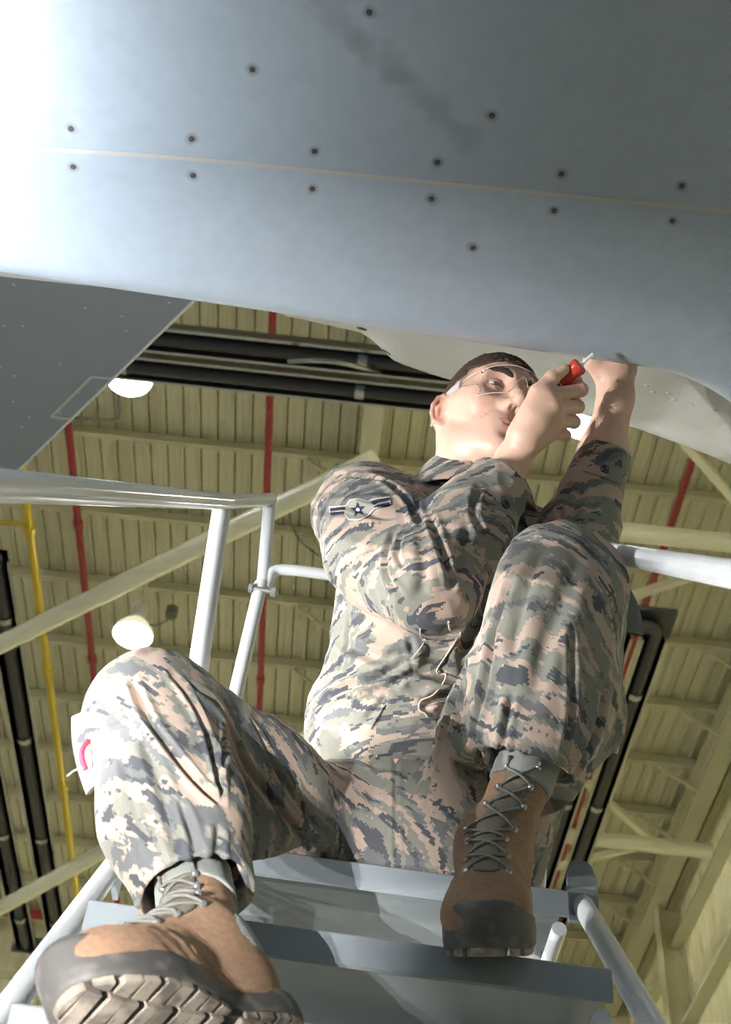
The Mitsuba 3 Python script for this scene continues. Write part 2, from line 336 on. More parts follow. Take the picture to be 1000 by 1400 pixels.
a, b = at(-30, 1243, y=24.6), at(140, 1259, y=24.6)
obj('pipe', tube([a, b], 0.09, 12), 'm_red', t, smooth=40)
obj('riser', tube([b + V(0.0, 0, 0), at(100, 1213, y=24.0)], 0.05, 12), 'm_red', t, smooth=40)
t = thing('gas_pipe', 'yellow gas pipe running down the left of the picture', 'pipe')
GX0, GX1 = at(36, 690, z=12.4), at(108, 1245, z=12.4)
e = GX1 - GX0
obj('pipe', tube([GX0 - e * 0.5, GX1], 0.06, 14), 'm_yellow', t, smooth=40)
obj('branch', tube([at(-60, 712, z=12.4), at(40, 716, z=12.4)], 0.035, 12), 'm_yellow', t, smooth=40)
for q in (0.045, 0.33, 0.62, 0.84):
    obj('fitting', tube([GX0 + e * (q - 0.006), GX0 + e * (q + 0.006)], 0.085, 12), 'm_yellow', t, smooth=40)

# tube heaters: a hood of bright sheet over a black tube
def heater_run(T, a, b, tr, w, side):
    a, b = np.asarray(a, float), np.asarray(b, float); s = nrm(side)
    obj('burner_tube', tube([a, b], tr, 16), 'm_black', T, smooth=40)
    up = V(0, 0, 1)
    prof = [(-w / 2, -0.04), (-w / 2 + 0.012, -0.05), (-w * 0.30, 0.15), (w * 0.30, 0.15), (w / 2 - 0.012, -0.05), (w / 2, -0.04), (w * 0.30 + 0.006, 0.165), (-w * 0.30 - 0.006, 0.165)]
    obj('reflector', loft([[q + s * p[0] + up * p[1] for p in prof] for q in (a, b)], caps=False), 'm_hood', T)
    L = np.linalg.norm(b - a)
    for t_ in np.arange(1.1, L, 2.6):
        q = a + (b - a) * t_ / L; dd = nrm(b - a) * 0.05
        obj('clamp', tube([q - dd, q + dd], tr * 1.25, 14), 'm_reflector', T, smooth=40)
    for e_ in (-1, 1):
        obj('reflector_lip', bar(a + s * e_ * w / 2 + up * -0.045, b + s * e_ * w / 2 + up * -0.045, 0.03, 0.02), 'm_reflector', T)
H = thing('tube_heater', 'long dark tube heater slung across the roof behind the head, twin tubes', 'heater')
ZH = 11.3
for py in (464, 506):
    a = at(235, py, z=ZH); heater_run(H, (-6.5, a[1], ZH), (1.9, a[1], ZH), 0.085, 0.30, (0, 1, 0))
xj = at(450, 520, z=ZH)
obj('exhaust_hose', tube(spline([at(395, 494, z=ZH - 0.2), at(430, 493, z=ZH - 0.3), at(465, 496, z=ZH - 0.3), at(500, 504, z=ZH - 0.2), at(520, 508, z=ZH)]), 0.025, 10), 'm_reflector', H, smooth=50)
H = thing('tube_heater', 'dark twin tube heater on the right beyond the raised knee', 'heater')
a, b = at(846, 880, z=ZH), at(893, 885, z=ZH)
for x in (a[0] - 0.02, b[0] - 0.02): heater_run(H, (x, 12.2, ZH), (x, 24.0, ZH), 0.085, 0.30, (1, 0, 0))
obj('return_bend', tube(bend([(a[0] - 0.02, 12.3, ZH), (a[0] - 0.02, 12.0, ZH), (b[0] - 0.02, 12.0, ZH), (b[0] - 0.02, 12.3, ZH)], 0.2), 0.085, 16), 'm_black', H, smooth=40)
obj('end_plate', box((a[0] - 0.22, 11.80, ZH + 0.10), (b[0] + 0.20, 12.3, ZH + 0.17)), 'm_black', H)
H = thing('tube_heater', 'dark twin tube heater at the far left edge of the picture', 'heater')
a, b = at(28, 1150, z=ZH), at(62, 1150, z=ZH)
for x in (a[0] - 0.25, b[0] - 0.05): heater_run(H, (x, 12.0, ZH), (x, 21.9, ZH), 0.095, 0.36, (1, 0, 0))
obj('end_plate', box((a[0] - 0.5, 21.9, ZH - 0.12), (b[0] + 0.25, 21.95, ZH + 0.17)), 'm_hood', H)
# the small dark fixture beside the lamp, with its cable
t = thing('junction_box', 'small round dark roof fixture with a thin cable beside the lamp', 'fixture')
q = at(235, 837, z=13.2)
obj('body', trimesh.creation.cylinder(0.09, 0.16, sections=20, transform=trimesh.transformations.translation_matrix(q)), 'm_cable', t, smooth=40)
obj('cable', tube(spline([q, at(228, 848, z=13.1), at(212, 855, z=13.05), at(200, 852, z=13.1)]), 0.012, 6), 'm_cable', t, smooth=50)
t = thing('roof_cable', 'thin dark cable drooping from a purlin left of the rank patch', 'cable')
obj('cable', tube(spline([at(396, 690, z=13.3), at(398, 716, z=13.3), at(412, 740, z=13.3), at(436, 760, z=13.3)]), 0.014, 6), 'm_cable', t, smooth=50)
t = thing('conduit', 'thin grey conduit looping out past the edge of the wing', 'conduit')
obj('pipe', tube(bend([at(60, 571, z=13.45), at(100, 571, z=13.45), at(150, 575, z=13.45), at(162, 573, z=13.45), at(162, 520, z=13.45)], 0.15), 0.022, 8), 'm_deck_seam', t, smooth=50)

# ------------------------------------------------------------------ the aircraft overhead
A_ = thing('aircraft', 'big grey aircraft belly filling the top of the picture with its wing', 'aircraft')
ZK = 1.72
def keel_y(x): return 1.228 + 0.05 * np.clip(x, -2.5, 0.42) + 2.0 * np.clip(x - 0.42, 0, 0.2) ** 2 + 0.8 * max(0.0, x - 0.62) * (x < 9)
def edge_b(x):
    xs = [-3, -0.26, -0.205, -0.04, 0.03, 0.139, 0.668, 0.96, 3.2]
    return np.interp(x, xs, [1.46, 1.47, 1.53, 1.60, 1.75, 1.85, 2.10, 2.20, 2.75]), np.interp(x, xs, [2.16, 2.16, 2.20, 2.267, 2.38, 2.475, 2.678, 2.715, 3.0])
xs = np.unique(np.r_[np.linspace(-3.2, -0.5, 14), np.linspace(-0.5, 1.2, 69), np.linspace(1.2, 3.2, 14)])
belly, fair, top = [], [], []
for x in xs:
    k = keel_y(x); yb, zb = edge_b(x); R = 0.055
    row = [(-1.6, 3.25), (-1.6, 2.1), (-1.55, 1.9), (-1.4, 1.78), (-1.2, ZK)] + [(y, ZK) for y in np.linspace(-1.0, k - R - 0.02, 12)]
    row += [(k - R + R * math.sin(t), ZK + R - R * math.cos(t)) for t in np.linspace(0, math.pi / 2, 9)]
    row += [(k, 1.9), (k + 0.004, 2.05), (k + 0.02, 2.09), (k + 0.05, 2.10)]
    belly.append([(x, *q) for q in row])
    a = (max(1.44, k + 0.1), 2.10); fr = [(k + 0.05, 2.10)]
    for s in np.linspace(0, 1, 14):
        b_ = 0.05 * math.sin(math.pi * s) * min(1, max(0, (yb - a[0]) / 0.6))
        fr.append((a[0] + (yb - a[0]) * s + b_ * 0.7, a[1] + (zb - a[1]) * s - b_ * 0.7))
    fr += [(yb + 0.002, zb + 0.02), (yb - 0.01, 3.25)]
    fair.append([(x, *q) for q in fr])
    top.append([(x, -1.6, 3.25), (x, yb - 0.01, 3.25)])
def skin(rows):
    return loft(rows, closed=False)
for me, nm, mt, lb in ((skin(belly), 'belly_skin', 'm_aircraft', None), (skin(fair), 'fairing', 'm_fairing', 'pale curved fairing beyond the belly edge'), (skin(top), 'upper_skin', 'm_aircraft', None)):
    obj(nm, me, mt, A_, lb, smooth=50)
ends = []
for i in (0, -1):
    loop = belly[i] + fair[i]; c = np.mean(loop, 0); n_ = len(loop)
    ends.append(trimesh.Trimesh(np.vstack([loop, [c]]), np.array([[j, (j + 1) % n_, n_] for j in range(n_)]), process=False))
for e_ in ends: obj('end_cap', e_, 'm_aircraft', A_)
# seam of the skin, the flush fasteners beside it
sp = spline([at(-120, 190, z=ZK), at(0, 200, z=ZK), at(250, 216, z=ZK), at(500, 240, z=ZK), at(750, 265, z=ZK), at(1000, 289, z=ZK), at(1120, 301, z=ZK)], 6)
wv = V(0, 0.0034, 0)
obj('skin_seam', loft([[q - wv - V(0, 0, 0.0006), q + wv - V(0, 0, 0.0006), q + wv + V(0, 0, 0.001), q - wv + V(0, 0, 0.001)] for q in sp]), 'm_seam', A_)
fast = trimesh.creation.revolve([(0, -0.0013), (0.0018, -0.0013), (0.0021, -0.0002), (0.0027, -0.0012), (0.0040, -0.0010), (0.0045, 0.001), (0, 0.001)], sections=14); fast = fixn(fast)
for px, py in SCREWS:
    q = fast.copy(); q.apply_translation(at(px, py, z=ZK)); obj('fastener', q, 'm_fastener', A_, smooth=30)
# dark camlock holes on the edge of the fairing and raised rivets on its right end
def on_mesh(m, px, py):
    loc, _, tri = m.ray.intersects_location([V(0, 0, 0)], [nrm(ray(px, py))], multiple_hits=False)
    return (loc[0], m.face_normals[tri[0]]) if len(loc) else (None, None)
fm = skin(fair)
for px, py in ((495, 449), (529, 481)):
    q, n_ = on_mesh(fm, px, py)
    if q is not None:
        n_ = n_ * -np.sign(n_ @ nrm(q)); x, y, z = frame_of(V(0, 0, 0), n_)
        m = trimesh.creation.cylinder(0.007, 0.004, sections=16); M = np.eye(4); M[:3, 0], M[:3, 1], M[:3, 2], M[:3, 3] = x * 1.5, y, z, q; m.apply_transform(M)
        obj('latch_hole', m, 'm_black', A_)
for px, py in ((862, 546), (884, 527), (893, 536), (914, 537), (922, 546), (984, 531), (962, 524), (946, 553), (978, 561)):
    q, n_ = on_mesh(fm, px, py)
    if q is not None:
        n_ = n_ * -np.sign(n_ @ nrm(q)); m = trimesh.creation.icosphere(1, 0.006); M = np.eye(4); x, y, z = frame_of(V(0, 0, 0), n_)
        M[:3, 0], M[:3, 1], M[:3, 2], M[:3, 3] = x, y, z * 0.35, q; m.apply_transform(M)
        obj('rivet', m, 'm_fairing', A_, smooth=True)
# the wing panel farther up on the left, bright edge, outlined access panel
W0, W1 = V(-0.524, 2.061, 3.0), V(-1.072, 2.747, 3.0); we = W1 - W0
a, b = W0 - we * 0.95, W0 + we * 4.5
wp = [(-7, a[1]), (a[0], a[1]), (b[0], b[1]), (-7, b[1])]
obj('wing_panel', prism(wp, 3.0, 3.07, axis=2), 'm_wing', A_, 'dark grey speckled wing panel at upper left')
n2 = nrm(np.cross(we, (0, 0, 1)));
obj('wing_edge', bar(a - n2 * 0.002 + V(0, 0, 0.035), b - n2 * 0.002 + V(0, 0, 0.035), 0.008, 0.076, bev=0.002), 'm_edge', A_, 'thin bright edge of the wing panel')
ap = [at(153, 517.5, z=2.999), at(125, 515, z=2.999), at(70, 570, z=2.999), at(97, 573, z=2.999)]
obj('access_panel', join([bar(ap[i], ap[i + 1], 0.009, 0.002) for i in range(3)]), 'm_seam', A_, 'thin outline of an access panel in the wing')

# ------------------------------------------------------------------ the maintenance stand
S = thing('maintenance_stand', 'grey-painted steel maintenance stair stand with tube handrails under the man', 'stair stand')
TREADS = [(1.622, 1.015), (1.397, 0.778), (1.171, 0.541)]
while TREADS[-1][1] > FLOORZ + 0.3: TREADS.append((TREADS[-1][0] - 0.226, TREADS[-1][1] - 0.237))
TX0, TX1 = -0.272, 0.344
for i, (y, z) in enumerate(TREADS):
    dep = 0.235 if i else 0.62                     # the top one is the platform deck
    prof = [(y, z - 0.04), (y + 0.004, z - 0.042), (y + 0.004, z - 0.004), (y + dep - 0.004, z - 0.004), (y + dep - 0.004, z - 0.05), (y + dep, z - 0.05), (y + dep, z), (y + 0.003, z), (y, z - 0.003)]
    tm = prism(prof, TX0, TX1, axis=0); tm.vertices[:, 1] += 0.055 * (tm.vertices[:, 0] - 0.036); tr = obj('platform_deck' if i == 0 else 'tread', tm, 'm_stand', S)
    for sx in (TX0, TX1):
        s_ = -1 if sx < 0 else 1
        obj('end_bracket', tube([(sx - s_ * 0.012, y + 0.03, z - 0.055), (sx - s_ * 0.012, y + dep, z - 0.055)], 0.011, 12), 'm_rail', S, smooth=40)
sl = nrm(V(0, 0.226, 0.237))
for sx in (-0.30, 0.372):
    top_ = V(sx, 1.66, 1.00); n_ = (top_[2] - FLOORZ) / sl[2]
    obj('stringer', tube([top_ - sl * n_, top_ + sl * 0.02], 0.0155, 18), 'm_rail', S, smooth=40)
def rail_line(sx, pts, r): return obj('handrail', tube(bend(pts, 0.05, 8), r, 20), 'm_rail', S, smooth=40)
# left handrail: up along the stair, then level to the second post
c0, c1 = at(310, 686, dep=2.6), at(369, 683, dep=3.0)
r0 = at(0, 664, dep=1.22); e0 = nrm(r0 - c0)
RR = 0.0165
rail_line(-1, [V(c0[0] + e0[0] * 3.7, c0[1] + e0[1] * 3.7, FLOORZ), c0 + e0 * 3.7, c0], RR)
obj('handrail', tube([c0, c1 + nrm(c1 - c0) * 0.01], 0.0155, 20), 'm_rail', S, smooth=40)
def dropto(p, q_px, z): # a post from p whose lower end shows at a pixel, in the plane y of p
    q = at(*q_px, y=p[1]); d_ = q - p; return p + d_ * ((z - p[2]) / d_[2])
p1 = dropto(c0 - V(0.006, 0, 0.0), (271, 920), 1.0)
obj('post', tube([c0 - V(0.008, 0, 0.004), p1], 0.0185, 20), 'm_rail', S, smooth=40)
k0 = at(362, 790, y=c1[1]); k1 = at(354, 812, y=c1[1] - 0.005)
obj('post', tube([c1, k0 - V(0, 0, 0.03)], 0.0145, 20), 'm_rail', S, smooth=40)
p2 = dropto(k1, (323, 946), 1.0)
obj('post', tube([k1 + nrm(k1 - p2) * 0.03, p2], 0.0150, 20), 'm_rail', S, smooth=40)
mid = bend([at(364, 806, y=c1[1]), at(372, 779, y=c1[1]), at(400, 779, y=c1[1]), at(480, 790, y=c1[1] + 0.02), at(700, 818, y=c1[1] + 0.06)], 0.05, 8)
obj('guard_rail', tube(mid, 0.0125, 18), 'm_rail', S, smooth=40)
bq = at(357, 806, y=c1[1] - 0.018)
bx = nrm(at(372, 809, y=bq[1]) - at(343, 804, y=bq[1]))
obj('bolt', tube([bq - bx * 0.027, bq + bx * 0.036], 0.0055, 12), 'm_bolt', S, 'shiny bolt through the post joint', smooth=40)
for s_, r_, l_ in ((-0.026, 0.011, 0.008), (0.022, 0.011, 0.01)):
    obj('nut', tube([bq + bx * s_, bq + bx * (s_ + l_)], r_, 6), 'm_bolt', S)
# right handrail and its post behind the man
d0, d1 = at(1000, 785, dep=1.31), at(838, 756, dep=2.02); e1 = nrm(d0 - d1)
d2 = d1 - e1 * 0.62
f1 = d1 + e1 * 3.1; obj('handrail', tube(bend([V(f1[0], f1[1], FLOORZ), f1, d2], 0.05, 8), 0.0155, 20), 'm_rail', S, smooth=40)
obj('post', tube([d2, V(0.318, d2[1], 1.0)], 0.0165, 20), 'm_rail', S, smooth=40)
# gusset plates at the head of the right stringer, back legs, cross bars
prof = [(0.350, 0.985), (0.350, 1.065), (0.358, 1.082), (0.372, 1.088), (0.386, 1.078), (0.394, 1.055), (0.394, 0.985)]
obj('gusset_plate', prism(prof, 1.668, 1.676, axis=1), 'm_stand', S)
obj('gusset_plate', prism([(1.60, 0.965), (1.60, 1.05), (1.66, 1.09), (1.71, 1.06), (1.71, 0.965)], -0.304, -0.296, axis=0), 'm_stand', S)
for sx in (-0.285, 0.357):
    obj('back_leg', tube([(sx, 2.21, 0.985), (sx, 2.30, FLOORZ)], 0.0165, 16), 'm_rail', S, smooth=40)
    obj('side_brace', tube([(sx, 2.24, -0.3), (sx, 0.75, 0.02)], 0.012, 12), 'm_rail', S, smooth=40)
for z in (0.2, -1.2):
    obj('cross_bar', tube([(-0.285, 2.21 + 0.09 * (0.985 - z) / 2.5, z), (0.357, 2.21 + 0.09 * (0.985 - z) / 2.5, z)], 0.014, 12), 'm_rail', S, smooth=40)

# ------------------------------------------------------------------ soft bodies: signed distances meshed by surface nets
def smin(a, b, k):
    h = np.maximum(k - np.abs(a - b), 0) / k
    return np.minimum(a, b) - h * h * k * 0.25
def smax(a, b, k): return -smin(-a, -b, k)
def cone(p, a, b, ra, rb):
    a, b = np.asarray(a, float), np.asarray(b, float); ba = b - a
    t = np.clip((p - a) @ ba / (ba @ ba), 0, 1)
    return np.linalg.norm(p - a - t[:, None] * ba, axis=1) - (ra + t * (rb - ra))
def chain(p, pts, rs, k=0.02):
    d = None
    for i in range(len(pts) - 1):
        e = cone(p, pts[i], pts[i + 1], rs[i], rs[i + 1]); d = e if d is None else smin(d, e, k)
    return d
def ball(p, c, r): return np.linalg.norm(p - np.asarray(c, float), axis=1) - r
def ell(p, c, r, M=None):
    q = p - np.asarray(c, float)
    if M is not None: q = q @ M                     # columns of M are the ellipsoid's axes
    r = np.asarray(r, float); k0 = np.linalg.norm(q / r, axis=1); k1 = np.linalg.norm(q / (r * r), axis=1)
    return k0 * (k0 - 1) / np.maximum(k1, 1e-9)
def rbox(p, c, h, r, M=None):
    q = p - np.asarray(c, float)
    if M is not None: q = q @ M
    q = np.abs(q) - (np.asarray(h, float) - r)
    return np.linalg.norm(np.maximum(q, 0), axis=1) + np.minimum(q.max(1), 0) - r
def etube(p, pts, rx, ry, xdir, k=0.03):
    """A tube of elliptic section: rx along xdir, ry across."""
    d = None; xdir = nrm(xdir)
    for i in range(len(pts) - 1):
        a, b = np.asarray(pts[i], float), np.asarray(pts[i + 1], float); z = nrm(b - a); x = nrm(xdir - z * (xdir @ z)); y = np.cross(z, x)
        L = np.linalg.norm(b - a); q = p - a; s = q @ z; t = np.clip(s / L, 0, 1); o = s - t * L
        Rx, Ry = rx[i] + t * (rx[i + 1] - rx[i]), ry[i] + t * (ry[i + 1] - ry[i]); Rz = np.minimum(Rx, Ry)
        u, v = q @ x, q @ y
        k0 = np.sqrt((u / Rx) ** 2 + (v / Ry) ** 2 + (o / Rz) ** 2); k1 = np.sqrt((u / Rx ** 2) ** 2 + (v / Ry ** 2) ** 2 + (o / Rz ** 2) ** 2)
        e = k0 * (k0 - 1) / np.maximum(k1, 1e-6); d = e if d is None else smin(d, e, k)
    return d
def within(p, c, R, f):
    """f at the points closer to c than R, a safe distance elsewhere."""
    r = np.linalg.norm(p - np.asarray(c, float), axis=1); d = r - R + 0.05; m = r < R
    if m.any(): d[m] = f(p[m])
    return d
def nets(f, lo, hi, h, band=2.2, relax=1):
    """Surface nets of f < 0 inside the box lo..hi with cell h; f is called near the surface only."""
    lo, hi = np.asarray(lo, float), np.asarray(hi, float)
    nc = np.ceil((hi - lo) / (4 * h)).astype(int) + 1
    g = np.stack(np.meshgrid(*[np.arange(k) for k in nc], indexing='ij'), -1).reshape(-1, 3)
    fc = f(lo + g * 4 * h)
    near = np.abs(fc) < 4 * h * band
    n = 4 * nc
    # fine samples in the 4x4x4 block around every near coarse node
    off = np.stack(np.meshgrid(*[np.arange(-2, 2)] * 3, indexing='ij'), -1).reshape(-1, 3)
    sh = np.full(n, 1.0, np.float32)
    base = np.where(fc < 0, -1.0, 1.0).astype(np.float32)
    idx = (g[:, None] * 4 + off[None]).reshape(-1, 3)
    val = np.repeat(base, 64)
    nm = np.repeat(near, 64)
    pts = lo + idx[nm] * h
    out = np.empty(len(pts), np.float32)
    for s in range(0, len(pts), 400000): out[s:s + 400000] = f(pts[s:s + 400000])
    val[nm] = out
    ok = ((idx >= 0) & (idx < n)).all(1)
    sh[tuple(idx[ok].T)] = val[ok]
    s = sh < 0
    c = [s[:-1, :-1, :-1], s[1:, :-1, :-1], s[:-1, 1:, :-1], s[1:, 1:, :-1], s[:-1, :-1, 1:], s[1:, :-1, 1:], s[:-1, 1:, 1:], s[1:, 1:, 1:]]
    tot = sum(x.astype(np.int8) for x in c)
    cells = np.argwhere((tot > 0) & (tot < 8))
    num = -np.ones(tot.shape, np.int32); num[tuple(cells.T)] = np.arange(len(cells))
    corner = np.array([[i & 1, (i >> 1) & 1, (i >> 2) & 1] for i in range(8)])
    cv = np.stack([sh[tuple((cells + k).T)] for k in corner], 1)
    acc, cnt = np.zeros((len(cells), 3)), np.zeros(len(cells))
    for a in range(8):
        for b in range(a + 1, 8):
            if bin(a ^ b).count('1') != 1: continue
            va, vb = cv[:, a], cv[:, b]; m = (va < 0) != (vb < 0)
            t = np.where(m, va / np.where(m, va - vb, 1), 0)[:, None]
            acc += np.where(m[:, None], corner[a] + t * (corner[b] - corner[a]), 0); cnt += m
    v = lo + (cells + acc / cnt[:, None]) * h
    F = []
    for ax in range(3):
        o = [k for k in range(3) if k != ax]
        s0 = [slice(None)] * 3; s1 = [slice(None)] * 3; s0[ax] = slice(0, -1); s1[ax] = slice(1, None)
        A, B = s[tuple(s0)], s[tuple(s1)]
        e = np.argwhere(A != B)
        e = e[(e[:, o[0]] > 0) & (e[:, o[1]] > 0) & (e[:, o[0]] < tot.shape[o[0]]) & (e[:, o[1]] < tot.shape[o[1]]) & (e[:, ax] < tot.shape[ax])]
        d1, d2 = np.zeros(3, int), np.zeros(3, int); d1[o[0]] = 1; d2[o[1]] = 1
        q = np.stack([num[tuple((e - x).T)] for x in (d1 * 0, d1, d1 + d2, d2)], 1)
        flip = A[tuple(e.T)] != (ax == 1)
        q[flip] = q[flip][:, ::-1]
        F.append(q)
    F = np.vstack(F); F = F[(F >= 0).all(1)]
    e = 0.25 * h                                     # two Newton steps onto the surface
    for _ in range(relax):
        f0 = f(v); gr = np.stack([(f(v + np.eye(3)[k] * e) - f0) / e for k in range(3)], 1)
        v = v - np.clip(f0 / np.maximum((gr ** 2).sum(1), 0.2), -h, h)[:, None] * gr
    m = trimesh.Trimesh(v, np.vstack([F[:, [0, 1, 2]], F[:, [0, 2, 3]]]), process=False)
    if m.volume < 0: m.invert()
    return m
def relax_mesh(m, it=6): trimesh.smoothing.filter_taubin(m, 0.5, 0.52, it); return m
def ridged(p, fx, fy, fz, seed=0, oct=2):
    n_ = meshkit.fbm(p * np.array([fx, fy, fz]), octaves=oct, seed=seed)
    return 1 - np.abs(2 * n_ - 1) * 2
def vnormals(m):
    return np.array(meshkit.arrays(m, True)[2])
def cast(m, px, py):
    d_ = nrm(ray(px, py)); loc, _, tri = m.ray.intersects_location([V(0, 0, 0)], [d_], multiple_hits=False)
    if not len(loc): return None, None
    n_ = m.face_normals[tri[0]]; return loc[0], n_ * (1 if n_ @ d_ < 0 else -1)
def fold(m, lines):
    """Presses creases into a cloth mesh: lines of (pixels along the crease, depth, width, height of the ridge beside it)."""
    from scipy.spatial import cKDTree
    v = m.vertices.copy(); n_ = vnormals(m)
    for pts, depth, width, ridge in lines:
        pl = spline(np.array([(x, y, 0) for x, y in pts], float), 10)[:, :2]
        hit = [cast(m, x, y)[0] for x, y in pl]; hit = [q for q in hit if q is not None]
        if len(hit) < 2: continue
        dense = []
        for a, b in zip(hit[:-1], hit[1:]):
            if np.linalg.norm(b - a) < 0.08: dense += [a + (b - a) * s for s in np.linspace(0, 1, 6)]
        if not dense: continue
        dense = np.array(dense); L = len(dense)
        dist, j = cKDTree(dense).query(v, distance_upper_bound=width * 5)
        ok = np.isfinite(dist); t = np.zeros(len(v)); t[ok] = j[ok] / L
        taper = np.where(ok, np.minimum(1, 6 * np.minimum(t + 0.04, 1.04 - t)), 0); r = np.where(ok, dist, 9) / width
        v += n_ * (taper * (-depth * np.exp(-r * r) + ridge * np.exp(-((r - 1.9) / 1.0) ** 2)))[:, None]
    m.vertices = v; return m

# ------------------------------------------------------------------ the airman
def Q(px, py, dep): return at(px, py, dep=dep)
HEAD = V(0.1915, 1.4023, 1.7425)
HR = np.array([[0.37432738, 0.9231717, 0.08736715], [-0.90007461, 0.38435353, -0.20521938], [-0.22303522, -0.00181772, 0.97480869]])   # columns: forward, his left, up
HS = 1.011
def to_head(p): return (p - HEAD) @ HR / HS
def from_head(*q): return HEAD + HR @ (np.array(q, float) * HS)

PELV, HIPR, HIPL = V(0.10, 1.76, 1.135), V(0.00, 1.72, 1.115), V(0.19, 1.73, 1.115)
KNR, KNL = Q(207, 985, 1.66), Q(768, 803, 1.80)
SHR, SHL = Q(499, 702, 2.19), V(0.365, 1.56, 1.585)
ELR, WRR = Q(588, 793, 1.95), Q(700, 634, 2.06)
ELL, WRL = Q(776, 835, 2.10), Q(842, 545, 2.19)
NECK = V(0.176, 1.475, 1.635)

# --- right hand, holding the screwdriver
HJ = {'wrist': WRR, 'im': Q(748, 541, 2.045), 'mm': Q(757, 557, 2.04), 'rm': Q(760, 575, 2.05), 'pm': Q(755, 592, 2.065),
      'ip': Q(795, 533, 2.075), 'id': Q(789, 521, 2.10), 'it': Q(773, 519, 2.11),
      'mp': Q(790, 556, 2.085), 'md': Q(783, 541, 2.112), 'mt': Q(768, 537, 2.115),
      'rp': Q(785, 577, 2.10), 'rd': Q(777, 562, 2.122), 'rt': Q(763, 556, 2.12),
      'pp': Q(773, 596, 2.108), 'pd': Q(767, 583, 2.125), 'pt': Q(756, 576, 2.12),
      't0': Q(716, 596, 2.05), 't1': Q(735, 537, 2.048), 't2': Q(755, 517, 2.058), 't3': Q(772, 505, 2.064)}
def hand_r(p):
    J = HJ
    palm = chain(p, [Q(706, 622, 2.06), Q(733, 572, 2.045)], [0.027, 0.026], 0.02)
    for k, rr in (('im', 0.0155), ('mm', 0.0155), ('rm', 0.0150), ('pm', 0.0140)):
        palm = smin(palm, cone(p, Q(722, 597, 2.052), J[k], 0.0235, rr), 0.014)
    palm = smin(palm, cone(p, J['t0'], J['t1'], 0.019, 0.0125), 0.016)
    d = palm
    for a, b, c, e, r in (('im', 'ip', 'id', 'it', 0.0100), ('mm', 'mp', 'md', 'mt', 0.0102), ('rm', 'rp', 'rd', 'rt', 0.0097), ('pm', 'pp', 'pd', 'pt', 0.0086)):
        fg = chain(p, [J[a], J[b], J[c], J[e]], [r * 1.22, r * 1.02, r * 0.90, r * 0.76], 0.003)
        fg = smin(fg, ball(p, J[b], r * 1.1), 0.004)
        d = smin(d, fg, 0.0035)
    th = chain(p, [J['t1'], J['t2'], J['t3']], [0.0128, 0.0112, 0.0088], 0.004)
    th = smin(th, ball(p, J['t2'], 0.0118), 0.004)
    return smin(d, th, 0.006)
# --- left hand, reaching up behind the belly edge
LW = WRL
LJ = {'palm': Q(846, 478, 2.215), 'i': Q(822, 440, 2.235), 'm': Q(838, 432, 2.24), 'r': Q(854, 436, 2.24), 'p': Q(868, 446, 2.235)}
def hand_l(p):
    d = chain(p, [LW, Q(842, 505, 2.205)], [0.029, 0.033], 0.02)
    for k, r in (('i', 0.0145), ('m', 0.015), ('r', 0.0145), ('p', 0.0135)): d = smin(d, cone(p, Q(842, 500, 2.205), LJ[k], 0.027, r), 0.016)
    tips = {'i': [(808, 405, 2.24), (806, 385, 2.225), (808, 372, 2.21)], 'm': [(830, 392, 2.25), (828, 368, 2.235), (830, 354, 2.215)],
            'r': [(852, 398, 2.25), (852, 375, 2.235), (852, 362, 2.215)], 'p': [(876, 414, 2.24), (878, 396, 2.225), (876, 384, 2.21)]}
    for k, t in tips.items():
        d = smin(d, chain(p, [LJ[k]] + [Q(*q) for q in t], [0.012, 0.0095, 0.0088, 0.0075], 0.003), 0.005)
    d = smin(d, chain(p, [Q(832, 517, 2.195), Q(812, 494, 2.19), Q(806, 470, 2.19), Q(812, 450, 2.195)], [0.020, 0.0165, 0.0115, 0.009], 0.006), 0.012)
    return d

EYE_C = [(0.0715, s * 0.0325, 0.0255) for s in (-1, 1)]
def ear(q, s):
    """One ear in head coordinates: a flaring shell with rim, hollow and lobe."""
    c = V(-0.014, s * 0.080, 0.006); fl = math.radians(28) * s; ti = math.radians(-12)
    ax = V(math.cos(fl), math.sin(fl) * -1 * 1, 0) ; ax = V(math.cos(math.radians(28)), -s * math.sin(math.radians(28)), 0)   # towards the front edge
    nn = V(math.sin(math.radians(28)) , s * math.cos(math.radians(28)), 0); up = V(0, 0, 1)
    a2 = ax * math.cos(ti) + up * math.sin(ti); u2 = up * math.cos(ti) - ax * math.sin(ti)
    loc = np.stack([(q - c) @ a2, (q - c) @ u2, (q - c) @ nn], 1)
    body = ell(loc, (0.002, 0.002, 0), (0.0175, 0.031, 0.0065))
    rim = None
    pts = [(0.010, 0.010, 0.002), (0.008, 0.024, 0.004), (-0.002, 0.0305, 0.006), (-0.012, 0.025, 0.008), (-0.0165, 0.010, 0.009), (-0.014, -0.006, 0.008), (-0.006, -0.020, 0.005), (0.002, -0.027, 0.002)]
    rim = chain(loc, pts, [0.003, 0.0042, 0.0044, 0.0044, 0.0042, 0.004, 0.0045, 0.006], 0.002)
    lobe = ball(loc, (0.004, -0.0255, 0.001), 0.0075)
    hollow = ell(loc, (0.003, 0.0, 0.008), (0.0105, 0.019, 0.0075))
    anti = chain(loc, [(-0.001, 0.020, 0.003), (-0.008, 0.006, 0.004), (-0.004, -0.012, 0.003)], [0.003, 0.0038, 0.003], 0.003)
    trag = ball(loc, (0.0125, -0.004, 0.003), 0.0048)
    d = smin(smin(body, rim, 0.004), lobe, 0.006)
    d = smax(d, -hollow, 0.004); d = smin(d, anti, 0.003); d = smin(d, trag, 0.004)
    return d
